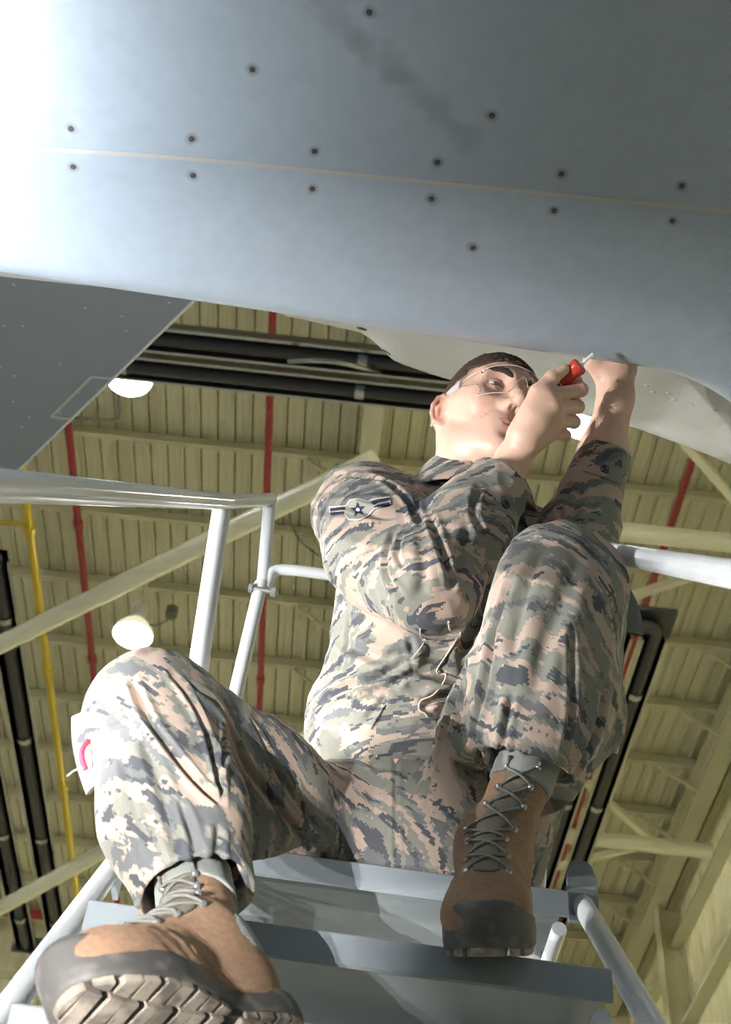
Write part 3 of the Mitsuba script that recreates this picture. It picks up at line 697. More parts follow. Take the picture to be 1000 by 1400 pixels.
def skull(q):
    d = ell(q, (-0.014, 0, 0.038), (0.098, 0.0765, 0.0885))
    d = smin(d, ell(q, (0.022, 0, 0.050), (0.072, 0.064, 0.066)), 0.03)
    return d
def head_local(q):
    a = np.stack([q[:, 0], np.abs(q[:, 1]), q[:, 2]], 1)          # left and right are alike
    d = skull(q)
    d = smin(d, ell(q, (0.032, 0, -0.022), (0.060, 0.0575, 0.075)), 0.03)
    d = smin(d, cone(a, (-0.004, 0.054, -0.045), (0.012, 0.050, -0.066), 0.018, 0.016), 0.03)     # angle of the jaw
    d = smin(d, cone(a, (0.012, 0.050, -0.064), (0.070, 0.016, -0.092), 0.016, 0.015), 0.025)
    d = smin(d, ell(q, (0.030, 0, -0.068), (0.052, 0.046, 0.028)), 0.03)
    d = smin(d, ball(q, (0.075, 0, -0.090), 0.0185), 0.015)                                       # chin
    d = smin(d, cone(a, (0.056, 0.047, 0.000), (0.018, 0.064, 0.006), 0.0195, 0.014), 0.03)       # cheek bone
    d = smin(d, ell(q, (0.060, 0, -0.052), (0.034, 0.036, 0.032)), 0.02)                          # muzzle
    d = smin(d, cone(a, (0.089, 0.012, 0.046), (0.074, 0.046, 0.044), 0.0125, 0.0120), 0.016)     # brow
    d = smax(d, -ball(a, (0.097, 0.033, 0.022), 0.0205), 0.016)                                   # eye socket
    # nose
    d = smin(d, chain(q, [(0.084, 0, 0.040), (0.096, 0, 0.020), (0.112, 0, -0.006), (0.1155, 0, -0.0145)], [0.0095, 0.0090, 0.0110, 0.0118], 0.006), 0.012)
    d = smin(d, cone(a, (0.092, 0.0125, -0.022), (0.102, 0.0095, -0.0175), 0.0092, 0.0090), 0.006)
    d = smin(d, ball(a, (0.086, 0.013, -0.016), 0.011), 0.01)
    d = smax(d, -ell(a, (0.1035, 0.0085, -0.0295), (0.0062, 0.0038, 0.0060)), 0.0025)
    # lids around the eyeball
    e = a - np.array(EYE_C[1]); r = np.linalg.norm(e, axis=1)
    lid = np.abs(r - 0.0132) - 0.0016
    w = e[:, 1] - 0.0005; up = 0.0056 - 15 * w * w; lo_ = -0.0042 + 12 * w * w
    gap = np.maximum(e[:, 2] - up, lo_ - e[:, 2])
    lid = smax(lid, -np.maximum(gap, 0.004 - e[:, 0]), 0.0012)
    lid = np.maximum(lid, -(e[:, 0] + 0.003))
    d = smax(d, -ball(a, EYE_C[1], 0.0126), 0.001)
    d = smin(d, lid, 0.0028)
    # lips
    ml = chain(a, [(0.0915, 0, -0.0505), (0.0895, 0.008, -0.0495), (0.083, 0.017, -0.0535), (0.073, 0.0255, -0.0575)], [0.0055, 0.0058, 0.0046, 0.0022], 0.003)
    ll = chain(a, [(0.0910, 0, -0.0645), (0.0875, 0.011, -0.0638), (0.0735, 0.0245, -0.0585)], [0.0074, 0.0066, 0.0022], 0.003)
    d = smin(d, smin(ml, ll, 0.001), 0.004)
    d = smax(d, -chain(a, [(0.0985, 0, -0.0570), (0.0925, 0.012, -0.0572), (0.078, 0.027, -0.0580)], [0.0017, 0.0017, 0.0016], 0.002), 0.0016)
    d = smax(d, -cone(a, (0.099, 0, -0.036), (0.0975, 0, -0.045), 0.0035, 0.0035), 0.006)         # groove under the nose
    d = smax(d, -ell(q, (0.0975, 0, -0.0765), (0.006, 0.016, 0.005)), 0.012)
    d = smin(d, ear(q, -1), 0.004); d = smin(d, ear(q, 1), 0.004)
    return d
def neck_d(p):
    d = etube(p, [from_head(-0.030, 0, -0.01), from_head(-0.026, 0, -0.075), NECK, NECK - V(0.005, -0.03, 0.07)], [0.060, 0.061, 0.066, 0.085], [0.066, 0.066, 0.068, 0.085], HR[:, 1], 0.03)
    for s in (-1, 1):
        d = smin(d, cone(p, from_head(-0.02, s * 0.062, -0.035), NECK + V(s * 0.022 - 0.0, -0.075, -0.03), 0.013, 0.011), 0.03)
    return d
def body_d(p):
    d = within(p, HEAD, 0.20, lambda q: head_local(to_head(q)) * HS)
    d = smin(d, neck_d(p), 0.018)
    d = smin(d, etube(p, [NECK - V(0, -0.03, 0.06), V(0.155, 1.62, 1.42), V(0.105, 1.72, 1.22)], [0.135, 0.145, 0.125], [0.06, 0.085, 0.085], (0.95, 0.3, 0), 0.04), 0.04)
    for sh, el, wr, hd, hc in ((SHR, ELR, WRR, hand_r, Q(745, 560, 2.07)), (SHL, ELL, WRL, hand_l, Q(840, 450, 2.22))):
        d = smin(d, cone(p, NECK - V(0, -0.03, 0.06), sh, 0.05, 0.05), 0.05)
        arm = chain(p, [sh, el], [0.050, 0.038], 0.02)
        fo = chain(p, [el, el + (wr - el) * 0.35, el + (wr - el) * 0.72, wr], [0.036, 0.042, 0.037, 0.0285], 0.03)
        d = smin(d, smin(arm, fo, 0.02), 0.03)
        d = smin(d, within(p, hc, 0.19, hd), 0.016)
    return d

# --- skin: the colour of lips, ears, cheeks, shaved sides of the hair
def _skin_colors(v):
    q = to_head(v); a = np.abs(q[:, 1]); col = np.tile(V(0.66, 0.435, 0.335), (len(v), 1)); head = np.linalg.norm(q, axis=1) < 0.17
    n_ = meshkit.fbm(v * 45, octaves=3)[:, None]; col *= 0.93 + 0.14 * n_
    def blend(c, w):
        nonlocal col; w = np.clip(w, 0, 1)[:, None]; col = col * (1 - w) + V(*c) * w
    sm = lambda e0, e1, x: (lambda t: t * t * (3 - 2 * t))(np.clip((x - e0) / (e1 - e0), 0, 1))
    lp = np.minimum(np.linalg.norm((q - V(0.090, 0, -0.051)) / V(0.016, 0.024, 0.0062), axis=1), np.linalg.norm((q - V(0.090, 0, -0.0635)) / V(0.016, 0.021, 0.0075), axis=1))
    blend((0.55, 0.24, 0.21), head * sm(1.15, 0.8, lp) * 0.85)
    ch = np.linalg.norm((np.stack([q[:, 0], a, q[:, 2]], 1) - V(0.062, 0.045, -0.022)) / V(0.03, 0.025, 0.03), axis=1)
    blend((0.66, 0.33, 0.27), head * sm(1.2, 0.3, ch) * 0.45)
    er = np.linalg.norm((np.stack([q[:, 0], a, q[:, 2]], 1) - V(-0.012, 0.09, 0.004)) / V(0.03, 0.014, 0.04), axis=1)
    blend((0.62, 0.29, 0.23), head * sm(1.1, 0.7, er) * 0.7)
    nz = np.linalg.norm((q - V(0.112, 0, -0.016)) / V(0.02, 0.018, 0.016), axis=1); blend((0.64, 0.36, 0.29), head * sm(1.2, 0.4, nz) * 0.5)
    ey = np.linalg.norm((np.stack([q[:, 0], a, q[:, 2]], 1) - V(0.084, 0.0325, 0.0235)) / V(0.02, 0.021, 0.014), axis=1)
    blend((0.47, 0.28, 0.23), head * sm(1.1, 0.6, ey) * 0.55)
    bd = sm(-0.045, -0.062, q[:, 2]) * sm(0.0, 0.03, q[:, 0]); blend((0.55, 0.38, 0.32), head * bd * 0.18)
    for c, r in (((0.072, -0.046, -0.044), 0.0016), ((0.077, -0.040, -0.041), 0.0014), ((0.066, -0.050, -0.052), 0.0012), ((0.030, -0.056, -0.085), 0.0012)):
        blend((0.48, 0.20, 0.17), sm(2.4, 0.8, np.linalg.norm(q - V(*c), axis=1) / r) * 0.7)
    hb = hair_field(q); blend((0.16, 0.10, 0.075), head * sm(-0.004, 0.022, hb) * (0.55 + 0.45 * meshkit.noise(v * 420)))
    hand = np.minimum(np.linalg.norm(v - HJ['ip'], axis=1), np.linalg.norm(v - HJ['im'], axis=1)); blend((0.62, 0.33, 0.26), sm(0.03, 0.008, hand) * 0.4)
    return np.clip(col, 0, 1)
def hair_field(q):
    """Positive where hair grows, in metres from the hairline; q in head coordinates."""
    a = np.abs(q[:, 1]); f, u = q[:, 0], q[:, 2]
    front = u - (0.088 - 0.02 * np.clip(a / 0.05, 0, 1) ** 2 + 0.0 * f)           # hairline over the forehead
    side = u - (0.020 + 1.0 * np.clip(f - 0.030, 0, 1) * 1.5 - 0.25 * np.clip(-f, 0, 0.1))
    back = u + 0.055
    return np.where(f > 0.060, np.minimum(front, 0.2), np.where(f > -0.03, np.minimum(side, 0.2), np.minimum(side, back) + np.clip(-0.03 - f, 0, 0.08) * 0.9))
def hair_d(p):
    q = to_head(p); hb = hair_field(q)
    base = skull(q)
    thick = 0.0015 + 0.0075 * np.clip((q[:, 2] - 0.055) / 0.06, 0, 1)
    rough = (meshkit.noise(p * 330, 3) - 0.5) * 0.0030 * np.clip((q[:, 2] - 0.03) / 0.05, 0.2, 1)
    d = base - thick + rough
    d = np.maximum(d, -(base + 0.004))
    cut = np.where(q[:, 0] > 0.040, 0.084 - 0.016 * np.clip(np.abs(q[:, 1]) / 0.05, 0, 1) ** 2 - q[:, 2] + 0.35 * np.clip(0.055 - q[:, 0], 0, 1) * 0, 0.052 - q[:, 2] - 0.3 * np.clip(-q[:, 0], 0, 0.1))
    return smax(d, cut + (meshkit.noise(p * 150, 5) - 0.5) * 0.008, 0.004) * HS

scene['m_skin'] = {'type': 'principled', 'base_color': {'type': 'mesh_attribute', 'name': 'vertex_color'}, 'roughness': 0.42, 'specular': 0.4}
PERSON = thing('person', 'man with a buzz cut in tiger-stripe camouflage uniform seated on the stand reaching up', 'person')
_bm = nets(body_d, (-0.16, 1.17, 1.10), (0.56, 1.82, 2.02), 0.0024)
obj('body', _bm, 'm_skin', PERSON, smooth=True, color=_skin_colors(_bm.vertices))
def _hair(p, n, uv):
    return mix(C(0.030, 0.020, 0.016), C(0.075, 0.050, 0.038), noise(p.x * 420, p.y * 420, p.z * 420))
mat('m_hair', base_color=proc(_hair), roughness=0.6, specular=0.3)
_hm = nets(lambda p: within(p, HEAD, 0.2, hair_d), HEAD - 0.17, HEAD + 0.19, 0.0022)
obj('hair', _hm, 'm_hair', PERSON, 'dark brown buzz-cut hair', smooth=True)
for s in (-1, 1):                                # eyes and brows
    c = from_head(*EYE_C[0 if s < 0 else 1]); m = trimesh.creation.uv_sphere(0.0126 * HS, count=[48, 48]); gz = nrm(HR @ V(0.95, 0.16, 0.02))
    ax = np.stack(frame_of(V(0, 0, 0), gz), 1); m.apply_transform(np.block([[ax, c[:, None]], [np.zeros((1, 3)), np.ones((1, 1))]]))
    an = np.arccos(np.clip((m.vertices - c) @ gz / (0.0126 * HS), -1, 1)); col = np.tile(V(0.66, 0.62, 0.60), (len(an), 1))
    col[an < 0.56] = V(0.10, 0.12, 0.13); col[an < 0.48] = V(0.15, 0.15, 0.14); col[an < 0.19] = V(0.01, 0.01, 0.01)
    scene.setdefault('m_eye', {'type': 'principled', 'base_color': {'type': 'mesh_attribute', 'name': 'vertex_color'}, 'roughness': 0.12, 'specular': 0.6})
    obj('eye', m, 'm_eye', PERSON, smooth=True, color=col)
    b = spline([from_head(0.0985, s * 0.012, 0.0405), from_head(0.0975, s * 0.024, 0.0455), from_head(0.0895, s * 0.040, 0.0475), from_head(0.0755, s * 0.052, 0.0415)], 8)
    tt = np.linspace(0, 1, len(b)); rr = 0.0043 * (1 - 0.75 * tt ** 2) * (0.7 + 0.3 * np.minimum(1, tt * 6))
    hairs = []
    for i, (q, r) in enumerate(zip(b, rr)):
        rng = np.random.default_rng(900 + i + (s > 0) * 100)
        for k in range(14):
            o = HR @ V(0, 0, rng.uniform(-1, 1) * r * 1.1); o2 = HR @ V(0.002, s * 0.004, 0.0035 * rng.uniform(0.2, 1)); hairs.append(tube([q + o, q + o + o2 * 0.6, q + o + o2 + HR @ V(-0.001, s * 0.003, 0)], [0.0007, 0.0006, 0.0002], 4))
    core = nets(lambda p: chain(p, b[::4], rr[::4] * 0.95, 0.002), b.min(0) - 0.012, b.max(0) + 0.012, 0.0014)
    obj('eyebrow', join(core, hairs), 'm_hair', PERSON, smooth=True, kind='stuff')

# --- camouflage cloth: sage ground with pink-tan and slate tiger stripes, cut into small pixels
def camo(rot, kx=18.0, ky=18.0, kz=60.0, seed=0.0):
    R = {(i, j): float(rot[i][j]) for i in range(3) for j in range(3)}
    def fn(p, n, uv):
        s = 0.0034
        x = R[0, 0] * p.x + R[0, 1] * p.y + R[0, 2] * p.z; y = R[1, 0] * p.x + R[1, 1] * p.y + R[1, 2] * p.z; z = R[2, 0] * p.x + R[2, 1] * p.y + R[2, 2] * p.z
        x, y, z = ((dr.floor(v / s) + 0.5) * s for v in (x, y, z))
        w = noise(x * 9 + seed, y * 9, z * 13) - 0.5; w2 = noise(x * 26, y * 26, z * 40 + seed) - 0.5
        zz = z + 0.055 * w + 0.012 * w2; xx = x + 0.02 * w2
        j = 0.10 * (noise(x * 150, y * 150, z * 150) - 0.5)
        fl = fbm(xx * 60 + 5, y * 60, zz * 150 + seed, octaves=2) - 0.5
        a = fbm(xx * kx + seed, y * ky, zz * kz, octaves=3) + j + 0.16 * fl
        b = fbm(xx * kx * 0.9 + 31 + seed, y * ky, zz * kz * 0.80 + 9, octaves=3) + j + 0.12 * fl
        e = fbm(xx * kx * 1.3 + 57, y * ky * 1.3 + seed, zz * kz * 1.5 + 23, octaves=2) + j + 0.2 * fl
        c = C(0.215, 0.215, 0.188)
        c = mix(c, C(0.138, 0.146, 0.150), smoothstep(0.545, 0.555, b))
        c = mix(c, C(0.405, 0.318, 0.268), smoothstep(0.530, 0.540, a))
        c = mix(c, C(0.078, 0.084, 0.096), smoothstep(0.650, 0.660, e))
        f = noise(p.x * 900, p.y * 900, p.z * 900)
        return c * (0.94 + 0.12 * f)
    return fn
def rotm(axis, deg): return trimesh.transformations.rotation_matrix(math.radians(deg), axis)[:3, :3]
CL = dict(roughness=0.85, specular=0.25, sheen=0.3)
mat('m_jacket', base_color=proc(camo(rotm((0, 1, 0), 12))), **CL)
mat('m_trouser', base_color=proc(camo(rotm((0, 1, 0), -35) , seed=5.0)), **CL)
mat('m_cloth_plain', base_color=(0.30, 0.30, 0.265), **CL)
mat('m_cloth_dark', base_color=(0.035, 0.04, 0.045), **CL)
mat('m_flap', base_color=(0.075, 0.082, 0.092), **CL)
mat('m_button', base_color=(0.025, 0.028, 0.035), roughness=0.35)
mat('m_cord', base_color=(0.50, 0.42, 0.34), roughness=0.8)
mat('m_white_thread', base_color=(0.62, 0.60, 0.56), roughness=0.8)
mat('m_navy', base_color=(0.022, 0.020, 0.055), roughness=0.8)
mat('m_shirt', base_color=(0.05, 0.055, 0.06), roughness=0.9)

# trousers -------------------------------------------------------------
RSH = [KNR, Q(238, 1115, 1.54), Q(267, 1222, 1.445)]      # right shin, down to the hem
LSH = [KNL, Q(752, 950, 1.77), Q(722, 1046, 1.735)]
def trousers_d(p):
    d = ell(p, PELV + V(0, -0.005, -0.015), (0.185, 0.135, 0.115))
    d = smin(d, etube(p, [PELV + V(0, 0, 0.0), PELV + V(0.005, 0.0, 0.13)], [0.172, 0.152], [0.125, 0.11], (1, 0, 0)), 0.05)
    d = smin(d, chain(p, [HIPR + V(-0.025, 0.02, -0.01), HIPR * 0.5 + KNR * 0.5 + V(0, 0, -0.01), KNR], [0.105, 0.094, 0.083], 0.04), 0.05)
    d = smin(d, chain(p, [HIPL + V(0.025, 0.02, -0.01), HIPL * 0.5 + KNL * 0.5 + V(0.015, 0, -0.01), KNL], [0.105, 0.098, 0.083], 0.04), 0.05)
    r = chain(p, RSH, [0.083, 0.083, 0.0645], 0.03)
    r = smin(r, cone(p, Q(285, 1130, 1.60), Q(308, 1222, 1.475), 0.040, 0.020), 0.04)            # loose cloth behind the calf
    l = chain(p, LSH, [0.083, 0.083, 0.0670], 0.03)
    l = smin(l, chain(p, [Q(790, 860, 1.86), Q(790, 980, 1.86), Q(752, 1075, 1.82)], [0.062, 0.058, 0.034], 0.03), 0.04)
    l = smin(l, cone(p, Q(690, 920, 1.80), Q(668, 1010, 1.80), 0.05, 0.03), 0.05)
    d = smin(d, r, 0.022); d = smin(d, l, 0.022)
    # the seat rests flat on the deck
    fl = 1.0165 - p[:, 2]
    d = np.where(p[:, 1] > 1.55, smax(d, fl, 0.02), d)
    # open hems
    for a, b, r_ in ((RSH[1], RSH[2], 0.0600), (LSH[1], LSH[2], 0.0640)):
        z = nrm(b - a); d = smax(d, np.where(np.linalg.norm(p - b, axis=1) < 0.14, (p - b) @ z, -1), 0.004)
        d = smax(d, -cone(p, b - z * 0.07, b + z * 0.1, r_ - 0.004, r_ + 0.002), 0.004)
    w = ridged(p, 16, 16, 7, 3, 2) * 0.0045 + (meshkit.fbm(p * 34, octaves=2, seed=6) - 0.5) * 0.003 + ridged(p, 36, 36, 18, 21, 1) * 0.0014
    return d - w * np.clip((p[:, 2] - 1.03) / 0.05, 0.15, 1)
_tm = nets(trousers_d, (-0.40, 1.10, 0.70), (0.46, 1.95, 1.42), 0.0031)
fold(_tm, [
    ([(180, 930), (205, 985), (245, 1040), (280, 1080), (303, 1098)], 0.011, 0.0044, 0.004),
    ([(235, 920), (262, 960), (285, 1010), (296, 1055), (304, 1090)], 0.011, 0.0042, 0.004),
    ([(262, 935), (295, 965), (318, 1010), (345, 1060), (385, 1110), (425, 1160)], 0.009, 0.0045, 0.005),
    ([(305, 990), (306, 1025), (298, 1060)], 0.008, 0.004, 0.004),
    ([(345, 985), (372, 1040), (410, 1100), (455, 1150)], 0.006, 0.004, 0.003),
    ([(140, 1000), (180, 985), (210, 985)], 0.005, 0.004, 0.003), ([(195, 1010), (215, 1060), (232, 1120), (245, 1180)], 0.007, 0.006, 0.004), ([(165, 1030), (185, 1100), (210, 1170)], 0.005, 0.006, 0.003),
    ([(240, 1090), (262, 1140), (272, 1185)], 0.006, 0.005, 0.003), ([(300, 1130), (296, 1180)], 0.005, 0.005, 0.003),
    ([(541, 1010), (542, 1090), (542, 1178)], 0.005, 0.0035, 0.002),
    ([(700, 790), (680, 850), (668, 910), (660, 960)], 0.009, 0.006, 0.004), ([(745, 750), (722, 800), (706, 860), (700, 900)], 0.006, 0.009, 0.003), ([(795, 760), (770, 820), (745, 890), (728, 960)], 0.005, 0.010, 0.003),
    ([(782, 860), (783, 960), (772, 1030)], 0.006, 0.004, 0.003), ([(668, 930), (652, 990), (655, 1030), (672, 1050)], 0.010, 0.006, 0.006), ([(700, 950), (690, 1000), (686, 1030)], 0.007, 0.005, 0.004),
    ([(618, 960), (650, 1020), (680, 1080)], 0.006, 0.004, 0.003), ([(640, 905), (615, 980), (590, 1060), (570, 1110)], 0.006, 0.006, 0.004), ([(830, 930), (815, 1000), (785, 1060)], 0.007, 0.006, 0.004),
    ([(440, 1010), (480, 1030), (520, 1050)], 0.005, 0.006, 0.003), ([(590, 1030), (570, 1050), (548, 1060)], 0.005, 0.006, 0.003),
    ([(745, 800), (790, 812), (825, 815)], 0.003, 0.004, 0.002)])
TR = obj('trousers', _tm, 'm_trouser', PERSON, smooth=True)
# the cargo pockets: a flap standing off either leg
def slab(pts_px, mesh_dep, th):
    """A bent cloth flap: a grid of pixels with their own distances, given a thickness."""
    g = np.array([[Q(*q) for q in row] for row in pts_px]); n_, k = g.shape[:2]
    from scipy.interpolate import RectBivariateSpline
    if n_ > 2 and k > 2:
        U, W = np.linspace(0, 1, 14), np.linspace(0, 1, 14)
        g = np.stack([RectBivariateSpline(np.linspace(0, 1, n_), np.linspace(0, 1, k), g[..., c], kx=2, ky=2)(U, W) for c in range(3)], -1); n_ = k = 14
    nn = np.cross(np.gradient(g, axis=0), np.gradient(g, axis=1)); nn /= np.linalg.norm(nn, axis=2, keepdims=True) + 1e-12
    A, B = g + nn * th / 2, g - nn * th / 2; v = np.vstack([A.reshape(-1, 3), B.reshape(-1, 3)]); f = []
    N = n_ * k
    for i in range(n_ - 1):
        for j in range(k - 1):
            a, b, c, d_ = i * k + j, i * k + j + 1, (i + 1) * k + j + 1, (i + 1) * k + j
            f += [[a, b, c], [a, c, d_], [a + N, c + N, b + N], [a + N, d_ + N, c + N]]
    rim = [j for j in range(k)] + [i * k + k - 1 for i in range(1, n_)] + [(n_ - 1) * k + j for j in range(k - 2, -1, -1)] + [i * k for i in range(n_ - 2, 0, -1)]
    for a, b in zip(rim, rim[1:] + rim[:1]): f += [[a, a + N, b], [b, a + N, b + N]]
    return fixn(trimesh.Trimesh(v, np.array(f), process=False))
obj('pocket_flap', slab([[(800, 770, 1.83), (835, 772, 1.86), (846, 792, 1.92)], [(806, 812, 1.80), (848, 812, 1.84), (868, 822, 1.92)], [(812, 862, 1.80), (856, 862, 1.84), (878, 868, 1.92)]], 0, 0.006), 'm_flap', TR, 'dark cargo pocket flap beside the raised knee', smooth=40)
obj('pocket_flap', slab([[(812, 930, 1.83), (838, 935, 1.86), (846, 952, 1.90)], [(812, 975, 1.83), (842, 985, 1.86), (846, 1000, 1.90)], [(808, 1010, 1.84), (836, 1025, 1.86), (842, 1030, 1.90)]], 0, 0.006), 'm_trouser', TR, smooth=40)
obj('pocket_flap', slab([[(150, 962, 1.62), (120, 972, 1.63), (101, 980, 1.66)], [(150, 1005, 1.60), (121, 1022, 1.61), (104, 1030, 1.64)], [(160, 1058, 1.58), (134, 1072, 1.59), (121, 1086, 1.61)]], 0, 0.006), 'm_trouser', TR, 'open cargo pocket flap on the outside of the bent knee', smooth=40)
mat('m_ribbon', base_color=(0.62, 0.05, 0.10), roughness=0.7)
obj('ribbon', tube(spline([Q(121, 1012, 1.59), Q(113, 1024, 1.58), Q(112, 1036, 1.575), Q(117, 1052, 1.57)]), [0.0035] * 25, 8), 'm_ribbon', TR, 'red ribbon tag sticking out of the pocket', smooth=60)
obj('string', tube(spline([Q(92, 1061, 1.57), Q(103, 1053, 1.57), Q(118, 1050, 1.57)]), 0.0013, 6), 'm_white_thread', TR, smooth=60)

# jacket ---------------------------------------------------------------
CUFR, CUFL = Q(684, 660, 2.035), Q(826, 622, 2.165)
def jacket_d(p):
    Xd = V(0.95, 0.30, 0.05)
    d = etube(p, [PELV + V(0.004, 0.01, 0.075), V(0.110, 1.705, 1.32), V(0.155, 1.61, 1.47), V(0.180, 1.53, 1.575)], [0.160, 0.160, 0.180, 0.165], [0.118, 0.118, 0.120, 0.095], Xd, 0.05)
    for sh in (SHR, SHL):
        d = smin(d, cone(p, V(0.185, 1.515, 1.60), sh, 0.065, 0.072), 0.05)
    ra = chain(p, [SHR, SHR * 0.5 + ELR * 0.5 + V(-0.012, 0, -0.012), ELR], [0.080, 0.083, 0.074], 0.05)
    rf = chain(p, [ELR, ELR * 0.5 + CUFR * 0.5, CUFR], [0.074, 0.066, 0.047], 0.03)
    d = smin(d, ra, 0.03); d = smin(d, smin(rf, ra, 0.012), 0.012)
    la = chain(p, [SHL, ELL], [0.080, 0.072], 0.05)
    lf = chain(p, [ELL, Q(792, 730, 2.12), CUFL], [0.070, 0.057, 0.041], 0.03)
    d = smin(d, smin(la, lf, 0.015), 0.02)
    # neck opening and V front
    d = smax(d, -etube(p, [NECK + V(0.0, 0.02, -0.05), NECK + V(0.003, -0.005, 0.10)], [0.068, 0.085], [0.070, 0.090], HR[:, 1]), 0.006)
    for c, e, r_ in ((CUFR, ELR, 0.042), (CUFL, Q(792, 730, 2.12), 0.037)):
        z = nrm(c - e); d = smax(d, np.where(np.linalg.norm(p - c, axis=1) < 0.11, (p - c) @ z, -1), 0.003)
        d = smax(d, -cone(p, c - z * 0.05, c + z * 0.06, r_ - 0.002, r_), 0.003)
    # hem, left hollow a little
    d = smax(d, np.where(np.linalg.norm(p - PELV, axis=1) < 0.22, 1.195 - p[:, 2] + 0.10 * (p[:, 1] - 1.6) - 0.03 * np.abs(p[:, 0] - 0.1), -1), 0.006)
    w = ridged(p, 11, 11, 15, 8, 2) * 0.0055 + (meshkit.fbm(p * 38, octaves=2, seed=9) - 0.5) * 0.003 + ridged(p, 34, 34, 22, 18, 1) * 0.0014
    return d - w
_jm = nets(jacket_d, (-0.14, 1.26, 1.14), (0.50, 1.90, 1.76), 0.0031)
fold(_jm, [
    ([(560, 655), (568, 680), (575, 705)], 0.006, 0.004, 0.002),                                   # shoulder seam of the yoke
    ([(480, 650), (530, 662), (560, 690), (575, 715)], 0.009, 0.005, 0.005), ([(470, 690), (520, 705), (560, 702), (578, 712)], 0.006, 0.006, 0.004),
    ([(588, 705), (600, 740), (612, 775), (618, 800)], 0.010, 0.005, 0.004),                       # the bend of the elbow
    ([(540, 725), (528, 760), (530, 790), (548, 812)], 0.006, 0.005, 0.003), ([(548, 735), (544, 760), (552, 775)], 0.004, 0.004, 0.002),
    ([(572, 735), (580, 780), (576, 815)], 0.004, 0.008, 0.002), ([(515, 740), (500, 765), (488, 780)], 0.005, 0.007, 0.002), ([(640, 720), (630, 760), (615, 800)], 0.005, 0.007, 0.002),
    ([(655, 665), (648, 700), (660, 730)], 0.005, 0.005, 0.003), ([(445, 760), (455, 790), (460, 800)], 0.006, 0.006, 0.004),
    ([(430, 965), (470, 942), (520, 925), (560, 905)], 0.010, 0.006, 0.007), ([(535, 935), (560, 918), (600, 925), (630, 935)], 0.005, 0.007, 0.006), ([(470, 880), (520, 900), (565, 895)], 0.006, 0.008, 0.005),
    ([(560, 870), (565, 895), (562, 910)], 0.003, 0.005, 0.002), ([(500, 985), (520, 965), (530, 950)], 0.003, 0.005, 0.002), ([(580, 960), (610, 950), (630, 945)], 0.009, 0.006, 0.006),
    ([(478, 840), (475, 880), (462, 920)], 0.004, 0.004, 0.002), ([(690, 800), (650, 860), (630, 900)], 0.008, 0.008, 0.005), ([(765, 690), (772, 720), (780, 740)], 0.005, 0.005, 0.004), ([(800, 650), (790, 690), (770, 730)], 0.005, 0.006, 0.004)])
JK = obj('jacket', _jm, 'm_jacket', PERSON, smooth=True)
# lining, so that neck and hem read dark inside
# cuffs: a doubled band with a button
for c, e, r0, r1, bp in ((CUFR, ELR * 0.35 + CUFR * 0.65, 0.0475, 0.0525, (691, 690)), (CUFL, Q(797, 710, 2.127), 0.0415, 0.0465, (827, 641))):
    z = nrm(c - e)
    cf = nets(lambda p: smax(np.maximum(np.abs(cone(p, c + z * 0.004, c - z * 0.062, r0 + 0.0005, r1 + 0.001) ) - 0.0022, np.maximum((p - c) @ z - 0.004, -(p - c) @ z - 0.058)), -1 + 0 * p[:, 0], 0.001) - 0.0010 * ridged(p, 40, 40, 40, 4, 1), c - 0.10, c + 0.10, 0.0026)
    ck = obj('cuff', cf, 'm_jacket', JK, smooth=True)
    q, n_ = cast(join(cf, _jm), *bp)
    if q is not None:
        x, y, zz = frame_of(V(0, 0, 0), n_)
        b = trimesh.creation.revolve([(0, 0.0012), (0.0040, 0.0012), (0.0048, 0.0030), (0.0066, 0.0032), (0.0074, 0.0022), (0.0074, -0.001), (0, -0.001)], sections=24)
        hl = [trimesh.creation.cylinder(0.0010, 0.004, sections=8).apply_translation((sx * 0.0016, sy * 0.0016, 0.0012)) for sx in (-1, 1) for sy in (-1, 1)]
        M = np.eye(4); M[:3, 0], M[:3, 1], M[:3, 2], M[:3, 3] = x, y, zz, q
        b = fixn(b); b.apply_transform(M); bk = obj('button', b, 'm_button', JK, 'dark round cuff button', smooth=35)
# collar: a fold-down band, open at the throat
def collar_d(p):
    q = p - NECK; a = np.arctan2(q @ HR[:, 1], q @ nrm(V(0.36, -0.93, 0)))      # angle from the throat
    c0, c1 = NECK + V(0.0, 0.010, -0.018), NECK + V(-0.002, 0.002, 0.052)
    sh = np.abs(etube(p, [c0 - V(0, 0, 0.02), c0, c1], [0.108, 0.104, 0.085], [0.104, 0.100, 0.085], HR[:, 1], 0.02)) - 0.0028
    top = (p - c1) @ nrm(c1 - c0); bot = -((p - c0) @ nrm(c1 - c0)) - 0.006 - 0.030 * np.clip(1.25 - np.abs(a), 0, 1)
    d = smax(sh, np.maximum(top, bot), 0.003)
    return smax(d, 0.040 - np.abs(a) * 0.08 + 0.55 * np.clip(0.35 - np.abs(a), 0, 1) * 0.1, 0.004)
_cm = nets(collar_d, NECK - V(0.16, 0.16, 0.12), NECK + V(0.16, 0.16, 0.12), 0.0028)
obj('collar', _cm, 'm_jacket', JK, smooth=True)
# undershirt in the open neck
obj('undershirt', nets(lambda p: np.maximum(np.abs(etube(p, [NECK + V(0, 0.01, -0.09), NECK + V(0, 0.004, 0.018)], [0.098, 0.074], [0.098, 0.078], HR[:, 1], 0.02)) - 0.002, np.maximum((p - NECK) @ V(0, 0, 1) - 0.012, -(p - NECK) @ V(0, 0, 1) - 0.08)), NECK - 0.14, NECK + 0.14, 0.003), 'm_shirt', PERSON, 'dark undershirt in the open collar', smooth=True)

